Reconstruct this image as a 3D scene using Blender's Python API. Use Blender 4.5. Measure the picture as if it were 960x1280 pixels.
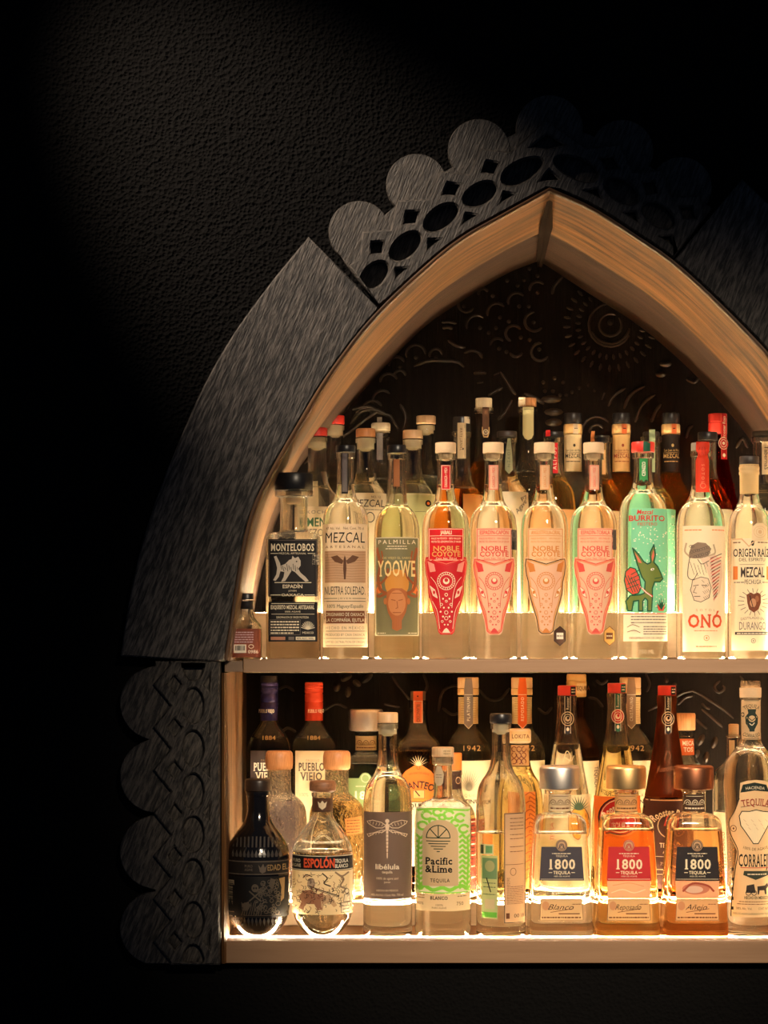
import bpy, math, random
from mathutils import Vector
from mathutils.geometry import tessellate_polygon

for o in list(bpy.data.objects):
    bpy.data.objects.remove(o)
S = bpy.context.scene
C = S.collection
PI = math.pi

# ------------------------------------------------------------------ camera
CX, HY = 480.0, 800.0          # principal point of the photograph (960 x 1280 frame)
D, F = 3.3, 2970.0             # distance to the shelf fronts, focal length in pixels
CZ = 1.6                       # eye height
cam_d = bpy.data.cameras.new('camera')
cam = bpy.data.objects.new('camera', cam_d)
C.objects.link(cam)
cam.location = (0, -D, CZ)
cam.rotation_euler = (PI / 2, 0, 0)
cam_d.sensor_width = 36
cam_d.sensor_fit = 'AUTO'
cam_d.lens = 36 * F / 1280
cam_d.shift_y = (HY - 640) / 1280
cam_d.clip_start = 0.05
S.camera = cam

# ------------------------------------------------------------------ world, lamps, exposure
W = bpy.data.worlds.new('night_room')
S.world = W
W.use_nodes = True
W.node_tree.nodes['Background'].inputs[0].default_value = (0.35, 0.55, 1.0, 1)
W.node_tree.nodes['Background'].inputs[1].default_value = 0.03


def lamp(name, kind, loc, target, energy, col, **kw):
    d = bpy.data.lights.new(name, kind)
    d.energy = energy
    d.color = col
    for k, v in kw.items():
        setattr(d, k, v)
    o = bpy.data.objects.new(name, d)
    C.objects.link(o)
    o.location = loc
    o.rotation_euler = (Vector(target) - Vector(loc)).to_track_quat('-Z', 'Y').to_euler()
    return o


def P(px, py, Y=0.0):
    """photograph pixel -> world point at depth Y behind the shelf fronts"""
    k = (D + Y) / F
    return Vector(((px - CX) * k, Y, CZ + (HY - py) * k))


# a ceiling spot grazing the wall above the left of the arch, and the room's warm ceiling lamp behind the viewer
lamp('ceiling_spot', 'SPOT', (-0.95, -0.55, 3.1), P(385, 300), 165, (1.0, 0.79, 0.60),
     spot_size=math.radians(27), spot_blend=1.0, shadow_soft_size=0.02)
lamp('track_spot', 'SPOT', (0.75, -2.9, 2.8), P(725, 880), 540, (1.0, 0.80, 0.58),
     spot_size=math.radians(22.5), spot_blend=0.9, shadow_soft_size=0.12)

S.view_settings.view_transform = 'Standard'
S.view_settings.look = 'None'
S.view_settings.gamma = 1
S.view_settings.use_curve_mapping = False
S.view_settings.exposure = 0.0
cy = S.cycles
cy.max_bounces = 24
cy.diffuse_bounces = 3
cy.glossy_bounces = 6
cy.transmission_bounces = 20
cy.transparent_max_bounces = 40
cy.caustics_reflective = True
cy.caustics_refractive = True
cy.blur_glossy = 0.5
cy.sample_clamp_indirect = 10.0
cy.use_denoising = True
LED = 250.0

# ------------------------------------------------------------------ material helpers
MATS = {}


def new_mat(name):
    m = bpy.data.materials.new(name)
    m.use_nodes = True
    nt = m.node_tree
    for n in list(nt.nodes):
        nt.nodes.remove(n)
    out = nt.nodes.new('ShaderNodeOutputMaterial')
    return m, nt, out


def nd(nt, t, **kw):
    n = nt.nodes.new(t)
    for k, v in kw.items():
        if k[0] == 'i' and k[1:].isdigit():
            n.inputs[int(k[1:])].default_value = v
        else:
            setattr(n, k, v)
    return n


def c4(c):
    return (c[0], c[1], c[2], 1.0)


def srgb(r, g, b):
    def f(v):
        v /= 255.0
        return v / 12.92 if v <= 0.04045 else ((v + 0.055) / 1.055) ** 2.4
    return (f(r), f(g), f(b))


def plain(name, col, rough=0.5, metal=0.0, bump=0.0, scale=300, spec=0.5, vary=0.0, coat=0.0):
    if name in MATS:
        return MATS[name]
    m, nt, out = new_mat(name)
    b = nd(nt, 'ShaderNodeBsdfPrincipled')
    b.inputs['Base Color'].default_value = c4(col)
    b.inputs['Roughness'].default_value = rough
    b.inputs['Metallic'].default_value = metal
    b.inputs['Specular IOR Level'].default_value = spec
    b.inputs['Coat Weight'].default_value = coat
    if bump or vary:
        tc = nd(nt, 'ShaderNodeTexCoord')
        nz = nd(nt, 'ShaderNodeTexNoise')
        nz.inputs['Scale'].default_value = scale
        nz.inputs['Detail'].default_value = 4
        nt.links.new(tc.outputs['Object'], nz.inputs['Vector'])
        if bump:
            bp = nd(nt, 'ShaderNodeBump')
            bp.inputs['Strength'].default_value = bump
            bp.inputs['Distance'].default_value = 0.002
            nt.links.new(nz.outputs[0], bp.inputs['Height'])
            nt.links.new(bp.outputs[0], b.inputs['Normal'])
        if vary:
            mx = nd(nt, 'ShaderNodeMix', data_type='RGBA')
            mx.inputs[6].default_value = c4([v * (1 - vary) for v in col])
            mx.inputs[7].default_value = c4([min(1, v * (1 + vary)) for v in col])
            nt.links.new(nz.outputs[0], mx.inputs[0])
            nt.links.new(mx.outputs[2], b.inputs['Base Color'])
    nt.links.new(b.outputs[0], out.inputs[0])
    MATS[name] = m
    return m


def wood(name, ca, cb, axis='X', grain=60.0, stretch=0.05, rough=0.6, bump=0.4, patch=None, lean=0.0, uv=False, ramp=(0.3, 0.7), spec=0.5):
    """streaky timber; axis = the direction the grain runs in object space"""
    if name in MATS:
        return MATS[name]
    m, nt, out = new_mat(name)
    tc = nd(nt, 'ShaderNodeTexCoord')
    mp = nd(nt, 'ShaderNodeMapping')
    sc = [grain] * 3
    sc['XYZ'.index(axis)] = grain * stretch
    mp.inputs['Scale'].default_value = sc
    src = tc.outputs['UV' if uv else 'Object']
    if lean:
        rt = nd(nt, 'ShaderNodeMapping')
        rt.inputs['Rotation'].default_value = (0, math.radians(-lean), 0)
        nt.links.new(src, rt.inputs['Vector'])
        src = rt.outputs[0]
    nt.links.new(src, mp.inputs['Vector'])
    nz = nd(nt, 'ShaderNodeTexNoise')
    nz.inputs['Scale'].default_value = 1.0
    nz.inputs['Detail'].default_value = 6
    nz.inputs['Roughness'].default_value = 0.65
    nt.links.new(mp.outputs[0], nz.inputs['Vector'])
    rp = nd(nt, 'ShaderNodeValToRGB')
    rp.color_ramp.elements[0].position = ramp[0]
    rp.color_ramp.elements[1].position = ramp[1]
    rp.color_ramp.elements[0].color = c4(ca)
    rp.color_ramp.elements[1].color = c4(cb)
    nt.links.new(nz.outputs[0], rp.inputs[0])
    b = nd(nt, 'ShaderNodeBsdfPrincipled')
    b.inputs['Roughness'].default_value = rough
    b.inputs['Specular IOR Level'].default_value = spec
    colout = rp.outputs[0]
    if patch:                                   # old dark stain in large blotches
        n2 = nd(nt, 'ShaderNodeTexNoise')
        n2.inputs['Scale'].default_value = patch[0]
        n2.inputs['Detail'].default_value = 5
        nt.links.new(tc.outputs['Object'], n2.inputs['Vector'])
        r2 = nd(nt, 'ShaderNodeValToRGB')
        r2.color_ramp.elements[0].position = patch[1]
        r2.color_ramp.elements[1].position = patch[1] + 0.16
        nt.links.new(n2.outputs[0], r2.inputs[0])
        mx = nd(nt, 'ShaderNodeMix', data_type='RGBA')
        mx.inputs[7].default_value = c4(patch[2])
        nt.links.new(r2.outputs[0], mx.inputs[0])
        nt.links.new(colout, mx.inputs[6])
        colout = mx.outputs[2]
    nt.links.new(colout, b.inputs['Base Color'])
    bp = nd(nt, 'ShaderNodeBump')
    bp.inputs['Strength'].default_value = bump
    bp.inputs['Distance'].default_value = 0.003
    nt.links.new(nz.outputs[0], bp.inputs['Height'])
    nt.links.new(bp.outputs[0], b.inputs['Normal'])
    nt.links.new(b.outputs[0], out.inputs[0])
    MATS[name] = m
    return m


def paper(name, col, trans=0.45, rough=0.6):
    """thin label stock: part of the light from behind comes through"""
    if name in MATS:
        return MATS[name]
    m, nt, out = new_mat(name)
    b = nd(nt, 'ShaderNodeBsdfPrincipled')
    b.inputs['Base Color'].default_value = c4(col)
    b.inputs['Roughness'].default_value = rough
    b.inputs['Specular IOR Level'].default_value = 0.25
    t = nd(nt, 'ShaderNodeBsdfTranslucent')
    t.inputs[0].default_value = c4(col)
    mx = nd(nt, 'ShaderNodeMixShader', i0=trans)
    nt.links.new(b.outputs[0], mx.inputs[1])
    nt.links.new(t.outputs[0], mx.inputs[2])
    nt.links.new(mx.outputs[0], out.inputs[0])
    MATS[name] = m
    return m


def emit(name, col, st):
    if name in MATS:
        return MATS[name]
    m, nt, out = new_mat(name)
    e = nd(nt, 'ShaderNodeEmission')
    e.inputs[0].default_value = c4(col)
    e.inputs[1].default_value = st
    nt.links.new(e.outputs[0], out.inputs[0])
    MATS[name] = m
    return m


def glass(name, tint=(1, 1, 1), ior=1.45, clear=0.25, rough=0.0, wave=0.0, wscale=60):
    """clear dielectric; `clear` is the share of light a thin wall lets straight through"""
    if name in MATS:
        return MATS[name]
    m, nt, out = new_mat(name)
    g = nd(nt, 'ShaderNodeBsdfGlass')
    g.inputs['Color'].default_value = c4(tint)
    g.inputs['Roughness'].default_value = rough
    g.inputs['IOR'].default_value = ior
    t = nd(nt, 'ShaderNodeBsdfTransparent')
    t.inputs[0].default_value = c4(tint)
    mx = nd(nt, 'ShaderNodeMixShader', i0=clear)
    if wave:
        tc = nd(nt, 'ShaderNodeTexCoord')
        nz = nd(nt, 'ShaderNodeTexNoise')
        nz.inputs['Scale'].default_value = wscale
        nz.inputs['Detail'].default_value = 2
        nt.links.new(tc.outputs['Object'], nz.inputs['Vector'])
        bp = nd(nt, 'ShaderNodeBump')
        bp.inputs['Strength'].default_value = wave
        bp.inputs['Distance'].default_value = 0.004
        nt.links.new(nz.outputs[0], bp.inputs['Height'])
        nt.links.new(bp.outputs[0], g.inputs['Normal'])
    nt.links.new(g.outputs[0], mx.inputs[1])
    nt.links.new(t.outputs[0], mx.inputs[2])
    nt.links.new(mx.outputs[0], out.inputs[0])
    MATS[name] = m
    return m


# ------------------------------------------------------------------ object helpers
def link(o, parent=None):
    C.objects.link(o)
    if parent is not None:
        o.parent = parent
    return o


def mesh_obj(name, verts, faces, mats, parent=None, smooth=False, midx=None, loc=None):
    me = bpy.data.meshes.new(name)
    me.from_pydata([tuple(v) for v in verts], [], faces)
    if not isinstance(mats, (list, tuple)):
        mats = [mats]
    for m in mats:
        me.materials.append(m)
    if midx is not None:
        me.polygons.foreach_set('material_index', midx)
    if smooth:
        me.polygons.foreach_set('use_smooth', [True] * len(me.polygons))
    me.update()
    o = bpy.data.objects.new(name, me)
    link(o, parent)
    if loc is not None:
        o.location = loc
    return o


def tag(o, label=None, cat=None, group=None, kind=None):
    if label:
        o['label'] = label
    if cat:
        o['category'] = cat
    if group:
        o['group'] = group
    if kind:
        o['kind'] = kind
    return o


def thing(name, loc, label, cat, group=None):
    o = bpy.data.objects.new(name, None)
    o.empty_display_size = 0.02
    link(o)
    o.location = loc
    return tag(o, label, cat, group)


def box(name, p0, p1, mat, parent=None, bev=0.0):
    (x0, y0, z0), (x1, y1, z1) = p0, p1
    v = [(x, y, z) for z in (z0, z1) for y in (y0, y1) for x in (x0, x1)]
    f = [(0, 2, 3, 1), (4, 5, 7, 6), (0, 1, 5, 4), (2, 6, 7, 3), (0, 4, 6, 2), (1, 3, 7, 5)]
    o = mesh_obj(name, v, f, mat, parent)
    if bev:
        md = o.modifiers.new('bevel', 'BEVEL')
        md.width = bev
        md.segments = 2
    return o


def board(name, loops, y0, y1, mat, parent=None, bev=0.0012):
    """flat board with holes standing in the XZ plane between depths y0 (front) and y1; loops in world (x, z)"""
    cu = bpy.data.curves.new(name, 'CURVE')
    cu.dimensions = '2D'
    cu.fill_mode = 'BOTH'
    cu.extrude = max(1e-4, (y1 - y0) / 2 - bev)
    cu.bevel_depth = bev
    cu.bevel_resolution = 0
    cu.offset = -bev
    for lp in loops:
        sp = cu.splines.new('POLY')
        sp.points.add(len(lp) - 1)
        for i, (x, z) in enumerate(lp):
            sp.points[i].co = (x, z, 0, 1)
        sp.use_cyclic_u = True
    tmp = bpy.data.objects.new(name, cu)
    me = bpy.data.meshes.new_from_object(tmp)
    bpy.data.objects.remove(tmp)
    bpy.data.curves.remove(cu)
    yc = (y0 + y1) / 2
    for v in me.vertices:
        x, z, h = v.co
        v.co = (x, yc - h, z)
    me.materials.clear()
    me.materials.append(mat)
    me.update()
    o = bpy.data.objects.new(name, me)
    return link(o, parent)


def chaikin(pts, n=2):
    for _ in range(n):
        out = [pts[0]]
        for a, b in zip(pts, pts[1:]):
            out.append(tuple(u * 0.75 + v * 0.25 for u, v in zip(a, b)))
            out.append(tuple(u * 0.25 + v * 0.75 for u, v in zip(a, b)))
        out.append(pts[-1])
        pts = out
    return pts


def spline(pts, n):
    """Catmull-Rom through pts, n samples"""
    ext = [tuple(2 * a - b for a, b in zip(pts[0], pts[1]))] + list(pts) + [tuple(2 * a - b for a, b in zip(pts[-1], pts[-2]))]
    seg = len(pts) - 1
    out = []
    for i in range(n + 1):
        u = i / n * seg
        k = min(int(u), seg - 1)
        t = u - k
        p0, p1, p2, p3 = ext[k:k + 4]
        out.append(tuple(0.5 * (2 * b + (c - a) * t + (2 * a - 5 * b + 4 * c - d) * t * t + (3 * b - a - 3 * c + d) * t ** 3)
                         for a, b, c, d in zip(p0, p1, p2, p3)))
    return out


def even(pts, n):
    """resample a polyline at n+1 equal steps"""
    L = [0.0]
    for a, b in zip(pts, pts[1:]):
        L.append(L[-1] + math.dist(a, b))
    out, k = [], 0
    for i in range(n + 1):
        s = L[-1] * i / n
        while k < len(pts) - 2 and L[k + 1] < s:
            k += 1
        t = (s - L[k]) / max(1e-9, L[k + 1] - L[k])
        out.append(tuple(u + (v - u) * t for u, v in zip(pts[k], pts[k + 1])))
    return out
# ================================================================== the setting
def stucco():
    m, nt, out = new_mat('black_stucco')
    tc = nd(nt, 'ShaderNodeTexCoord')
    n1 = nd(nt, 'ShaderNodeTexNoise')
    n1.inputs['Scale'].default_value = 130
    n1.inputs['Detail'].default_value = 5
    n1.inputs['Roughness'].default_value = 0.6
    n2 = nd(nt, 'ShaderNodeTexVoronoi')
    n2.inputs['Scale'].default_value = 190
    for n in (n1, n2):
        nt.links.new(tc.outputs['Object'], n.inputs['Vector'])
    ad = nd(nt, 'ShaderNodeMath', operation='ADD')
    nt.links.new(n1.outputs[0], ad.inputs[0])
    nt.links.new(n2.outputs[0], ad.inputs[1])
    bp = nd(nt, 'ShaderNodeBump')
    bp.inputs['Strength'].default_value = 0.8
    bp.inputs['Distance'].default_value = 0.004
    nt.links.new(ad.outputs[0], bp.inputs['Height'])
    b = nd(nt, 'ShaderNodeBsdfPrincipled')
    b.inputs['Base Color'].default_value = (0.0015, 0.0013, 0.0013, 1)
    b.inputs['Roughness'].default_value = 1.0
    b.inputs['Specular IOR Level'].default_value = 0.22
    nt.links.new(bp.outputs[0], b.inputs['Normal'])
    nt.links.new(b.outputs[0], out.inputs[0])
    return m


M_WALL = stucco()
M_PANEL = wood('charred_board', (0.008, 0.0073, 0.007), (0.13, 0.114, 0.10), 'Z', 330, 0.14, 0.5, 1.0, ramp=(0.42, 0.64), lean=22)
M_PANEL2 = wood('charred_board_dark', (0.010, 0.0085, 0.0075), (0.11, 0.094, 0.078), 'Z', 330, 0.14, 0.5, 1.0, ramp=(0.42, 0.64), lean=22)
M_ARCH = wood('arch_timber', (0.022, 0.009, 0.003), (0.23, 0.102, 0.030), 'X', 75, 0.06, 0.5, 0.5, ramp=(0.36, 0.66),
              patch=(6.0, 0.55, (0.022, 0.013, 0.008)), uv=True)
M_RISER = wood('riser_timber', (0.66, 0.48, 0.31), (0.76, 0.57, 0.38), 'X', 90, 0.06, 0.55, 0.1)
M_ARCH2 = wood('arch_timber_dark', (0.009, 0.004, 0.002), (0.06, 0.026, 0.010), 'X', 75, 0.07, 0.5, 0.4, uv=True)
M_SHELF = wood('shelf_timber', (0.27, 0.150, 0.074), (0.33, 0.19, 0.098), 'X', 90, 0.06, 0.55, 0.1)
M_CLEAT = wood('cleat_timber', (0.16, 0.10, 0.06), (0.20, 0.125, 0.075), 'X', 90, 0.06, 0.6, 0.1)
M_BACK = wood('carved_back_timber', (0.004, 0.0022, 0.0014), (0.012, 0.0072, 0.0045), 'Z', 150, 0.05, 0.75, 0.5, spec=0.12)
M_RIDGE = plain('highlit_ridge_timber', (0.026, 0.014, 0.0075), 0.35, bump=0.3, scale=200, vary=0.4)  # lighter than the panel: highlights on the carving put into the colour
M_LED = emit('led_glow', (1.0, 0.77, 0.48), LED)

YB = 0.43                                             # depth of the niche
front_l = [(281, 825), (294, 739), (305, 674), (318, 630), (340, 586), (375, 525), (410, 468), (463, 399), (528, 336), (575, 298), (622, 271), (687, 235)]
front_r = [(687, 235), (742, 260), (803, 299), (842, 326), (893, 372), (960, 441), (985, 480), (1015, 530), (1050, 592), (1072, 640), (1085, 684), (1098, 749), (1113, 835)]
back_l = [(311, 835), (318, 765), (331, 700), (350, 640), (373, 587), (407, 545), (440, 505), (481, 459), (529, 410), (575, 378), (630, 344), (674, 326)]
back_r = [(674, 326), (738, 368), (797, 406), (855, 455), (902, 505), (939, 552), (980, 625), (1010, 700), (1030, 765), (1042, 835)]
N_ARC = 48
fl = even(spline(front_l, 120), N_ARC)
fr = even(spline(front_r, 120), N_ARC)
bl = even(spline(back_l, 120), N_ARC)
br = even(spline(back_r, 120), N_ARC)


def XZ(px, py, Y=0.0):
    p = P(px, py, Y)
    return (p.x, p.z)


def inward(pts, d):
    """offset a pixel polyline towards the niche (to the right of travel on the left half, and on)"""
    out = []
    for i, p in enumerate(pts):
        a, b = pts[max(0, i - 1)], pts[min(len(pts) - 1, i + 1)]
        tx, ty = b[0] - a[0], b[1] - a[1]
        l = math.hypot(tx, ty) or 1
        out.append((p[0] - ty / l * d, p[1] + tx / l * d))
    return out


def lining(name, f, b, parent):
    """one half of the arch lining: rounded lip, soffit, stepped inner band"""
    f7 = inward(f, 7)
    secs = [[P(x, y, -0.0140) for x, y in inward(f, -0.6)], [P(x, y, -0.0152) for x, y in inward(f, 2.2)],
            [P(x, y, -0.0120) for x, y in inward(f, 5.0)], [P(x, y, 0.0) for x, y in f7]]
    A = [P(x, y, 0.0) for x, y in f7]
    B = [P(x, y, YB) for x, y in b]
    nrm = inward([(p.x, -p.z) for p in A], 1.0)
    for v, off in ((0.15, 0.003), (0.3, 0.006), (0.45, 0.006), (0.50, 0.001), (0.54, 0.0), (0.58, 0.004), (0.75, 0.005), (1.0, 0.0)):
        row = []
        for p, q, n in zip(A, B, nrm):
            r = p.lerp(q, v)
            row.append(r + Vector(((n[0] - p.x) * off, 0, (-n[1] - p.z) * off)))
        secs.append(row)
    n = len(f)
    verts = [v for s in secs for v in s]
    faces = []
    for j in range(len(secs) - 1):
        for i in range(n - 1):
            a = j * n + i
            faces.append((a, a + 1, a + n + 1, a + n))
    nb = (len(secs) - 5) * (n - 1)
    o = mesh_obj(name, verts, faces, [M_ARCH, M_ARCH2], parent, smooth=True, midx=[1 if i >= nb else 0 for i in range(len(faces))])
    L = [0.0]
    for p, q in zip(A, A[1:]):
        L.append(L[-1] + (q - p).length)
    acc = [0.0]
    for j in range(1, len(secs)):
        acc.append(acc[-1] + (secs[j][n // 2] - secs[j - 1][n // 2]).length)
    uvl = o.data.uv_layers.new(name='grain')
    for lp in o.data.loops:
        j, i = divmod(lp.vertex_index, n)
        uvl.data[lp.index].uv = (L[i] + (3.0 if f is fr else 0.0), acc[j])
    return o


# the wall around the opening
hole = [XZ(277, 1206, 0.02), XZ(277, 830, 0.02)] + [XZ(x, y, 0.02) for x, y in fl[1:]] + [XZ(x, y, 0.02) for x, y in fr[1:]] + [XZ(1113, 1206, 0.02)]
outer = [XZ(-700, -700, 0.02), XZ(2000, -700, 0.02), XZ(2000, 1900, 0.02), XZ(-700, 1900, 0.02)]
w = board('wall_front', [outer, hole], 0.02, 0.05, M_WALL, bev=0.0)
tag(w, 'black textured plaster wall around the arched niche', 'wall', kind='structure')

arch = thing('arch_lining', P(480, 1205, 0.0), 'warm brown timber lining of the pointed arch with dark worn ridge', 'arch')
arch.location = (0, 0, 0)
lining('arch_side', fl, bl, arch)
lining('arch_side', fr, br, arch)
# dark worn joint where the two halves meet
q0, q1 = P(687, 242, -0.012), P(674, 326, YB)
jp = [q0.lerp(q1, i / 6) for i in range(7)]
wd = [0.004, 0.007, 0.010, 0.008, 0.007, 0.006, 0.004]
mesh_obj('mitre_joint', [p + Vector((sx * w_, 0, -0.009 - abs(sx) * w_ * 0.55)) for p, w_ in zip(jp, wd) for sx in (-1, 0, 1)],
         [(i * 3 + j, i * 3 + j + 1, i * 3 + j + 4, i * 3 + j + 3) for i in range(6) for j in (0, 1)], plain('burnt_joint', (0.012, 0.007, 0.004), 0.9, bump=0.3, scale=160, spec=0.05), arch)
# upright jambs below the arch
for xf, xb, s in ((277, 308, 1), (1113, 1040, -1)):
    q = [P(xf, 841, 0.012), P(xf, 841, -0.004), P(xf + 3 * s, 841, -0.006), P(xf + 6 * s, 841, 0.0), P(xb, 841, YB)]
    q[4].z = q[3].z
    r = [v.copy() for v in q]
    for v in r:
        v.z = P(xf, 1204, 0).z
    o = mesh_obj('jamb', q + r, [(i, i + 1, i + 6, i + 5) for i in range(4)], M_ARCH, arch)
    uvl = o.data.uv_layers.new(name='grain')
    for lp in o.data.loops:
        c = o.data.vertices[lp.vertex_index].co
        uvl.data[lp.index].uv = (c.z, c.y + 7 * s)

# shelves
ZU, ZL = P(0, 824.5).z, P(0, 1176).z
shelf_u = thing('shelf', P(690, 841), 'upper tan timber shelf crossing the arch with a glowing strip', 'shelf')
shelf_l = thing('shelf', P(690, 1204), 'lower tan timber shelf with a bright light strip along its front', 'shelf')
for sh, z1, thick, xa, xb in ((shelf_u, ZU, 16.5 / 900, 304, 1086), (shelf_l, ZL, 28 / 900, 277.5, 1112.5)):
    sh.location.z = z1 - thick
    ox, oy, oz = sh.location
    x0, x1 = P(xa, 0).x, P(xb, 0).x
    box('shelf_board', (x0 - ox, 0 - oy, z1 - thick - oz), (x1 - ox, YB - oy, z1 - oz), M_SHELF, sh, 0.0012)
    if sh is shelf_u:
        box('nosing', (x0 - ox, 0.0004 - oy, z1 - oz), (x1 - ox, 0.006 - oy, z1 + 0.0012 - oz), M_SHELF, sh)
    box('light_strip', (x0 + 0.004 - ox, (0.040 if sh is shelf_l else 0.034) - oy, z1 - 0.002 - oz), (x1 - 0.004 - ox, 0.050 - oy, z1 + (0.0008 if sh is shelf_l else 0.0004) - oz), M_LED, sh)
for xa, xb in ((280.5, 303.6), (1086.4, 1109)):
    ox, oy, oz = shelf_u.location
    box('cleat', (P(xa, 0).x - ox, 0.004 - oy, ZU - 15.5 / 900 - oz), (P(xb, 0).x - ox, 0.2 - oy, ZU - 0.002 - oz), M_CLEAT, shelf_u, 0.0008)
HU, HL = 0.066, 0.034
YR = 0.17
riser_u = thing('shelf_riser', (P(690, 0).x, YR, ZU + 0.0013), 'taller timber riser behind the front row on the upper shelf', 'riser')
riser_l = thing('shelf_riser', (P(690, 0).x, YR, ZL + 0.001), 'low timber riser behind the front row on the lower shelf', 'riser')
for r, h, xa, xb in ((riser_u, HU, 316, 1064), (riser_l, HL, 295, 1085)):
    ox = r.location.x
    x0, x1 = P(xa, 0, YR).x - ox, P(xb, 0, YR).x - ox
    box('riser_board', (x0, 0, 0), (x1, YB - YR, h), M_RISER, r, 0.001)
    box('light_strip', (x0 + 0.004, 0.004, h - 0.002), (x1 - 0.004, 0.016, h + (0.0006 if r is riser_l else 0.0001)), M_LED, r)
    box('light_strip', (x0 + 0.004, 0.106, h - 0.002), (x1 - 0.004, 0.116, h + (0.0006 if r is riser_l else 0.0001)), M_LED, r)  # added unseen strip, there to brighten the back row

# carved back panel
bw = board('wall_back', [[XZ(230, 1230, YB), XZ(1160, 1230, YB), XZ(1160, 300, YB), XZ(230, 300, YB)]], YB, YB + 0.02, M_BACK, bev=0.0)
tag(bw, 'dark carved timber panel at the back of the niche', 'panel', kind='structure')


def ridge(pts, w=2.2):
    """one carved ridge: a low rounded bead following photo pixels on the back panel"""
    k = (D + YB) / F
    pts = [P(x, y, YB) for x, y in pts]
    n = len(pts)
    V, Fc = [], []
    for i, p in enumerate(pts):
        a, b = pts[max(0, i - 1)], pts[min(n - 1, i + 1)]
        t = (b - a).normalized()
        s = Vector((-t.z, 0, t.x))
        ww = w * k * (0.45 if i in (0, n - 1) else 1.0)
        for u, h in ((-1, 0.001), (-0.75, -0.6), (0, -0.95), (0.75, -0.6), (1, 0.001)):
            V.append(p + s * u * ww + Vector((0, h * ww, 0)))
    for i in range(n - 1):
        for j in range(4):
            a = i * 5 + j
            Fc.append((a, a + 1, a + 6, a + 5))
    return mesh_obj('carved_ridge', V, Fc, M_RIDGE, bw, smooth=True)


def knob(x, y, rx=2.6, ry=2.6, rot=0.0):
    k = (D + YB) / F
    c = P(x, y, YB)
    V, Fc = [c + Vector((0, -0.8 * min(rx, ry) * k, 0))], []
    for j, (rr, h) in enumerate(((0.6, -0.62), (1.0, 0.001))):
        for i in range(10):
            a = i * PI / 5
            u, v = rx * rr * math.cos(a), ry * rr * math.sin(a)
            V.append(c + Vector(((u * math.cos(rot) - v * math.sin(rot)) * k, h * min(rx, ry) * k, (u * math.sin(rot) + v * math.cos(rot)) * k)))
    for i in range(10):
        j = (i + 1) % 10
        Fc += [(0, 1 + i, 1 + j), (1 + i, 11 + i, 11 + j, 1 + j)]
    return mesh_obj('carved_knob', V, Fc, M_RIDGE, bw, smooth=True)


def arc(cx, cy_, r, a0, a1, w=1.8, ry=None):
    n = max(4, int(abs(a1 - a0) / 18))
    return ridge([(cx + r * math.cos(math.radians(a0 + (a1 - a0) * i / n)), cy_ - (ry or r) * math.sin(math.radians(a0 + (a1 - a0) * i / n))) for i in range(n + 1)], w)


for x, y in ((662, 336), (672, 345), (634, 351), (647, 357), (616, 370), (672, 366), (649, 383), (661, 383), (625, 397), (667, 403), (620, 410), (611, 416),
             (651, 422), (662, 425), (624, 436), (674, 437), (633, 440), (600, 410), (636, 402), (580, 383), (655, 350), (681, 489), (691, 489), (700, 494),
             (708, 494), (715, 490), (724, 485), (735, 482), (743, 488), (679, 478), (693, 473), (704, 478), (520, 447), (545, 447), (500, 459)):
    knob(x, y)
for a in ((604, 367, 6, 20, 200), (646, 377, 11, 40, 200), (672, 362, 10, 40, 190), (621, 391, 12, 40, 200), (596, 407, 13, 50, 200), (642, 417, 10, 30, 250),
          (668, 402, 12, 90, 320), (675, 440, 11, 80, 330), (622, 432, 9, 40, 180), (520, 443, 12, 0, 200), (545, 444, 8, 0, 200), (496, 456, 10, 20, 190),
          (486, 478, 11, 20, 180), (500, 470, 7, 0, 180), (478, 500, 12, 40, 200), (466, 514, 13, 30, 180), (455, 520, 10, 0, 170), (583, 380, 10, 150, 330),
          (763, 406, 27, 80, 330), (763, 406, 24, 200, 350), (763, 406, 14, 60, 400), (746, 540, 19, 40, 190), (746, 540, 9, 30, 190), (645, 438, 8, 200, 340)):
    arc(*a)
for x, y, rx, ry in ((689, 499, 13, 5), (692, 515, 12, 5), (692, 528, 11, 5), (832, 455, 8, 4), (826, 468, 7, 4)):
    knob(x, y, rx, ry)
knob(763, 403, 4, 4)
for i in range(20):                                        # the rays around the carved sun
    a = math.radians(128 + i * 12.3)
    for r0, r1 in ((37, 44), (50, 59)):
        b = a + (0.1 if r0 > 45 else 0)
        ridge([(763 + r * math.cos(b), 406 - r * math.sin(b)) for r in (r0, (r0 + r1) / 2, r1)], 2.0)
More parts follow.
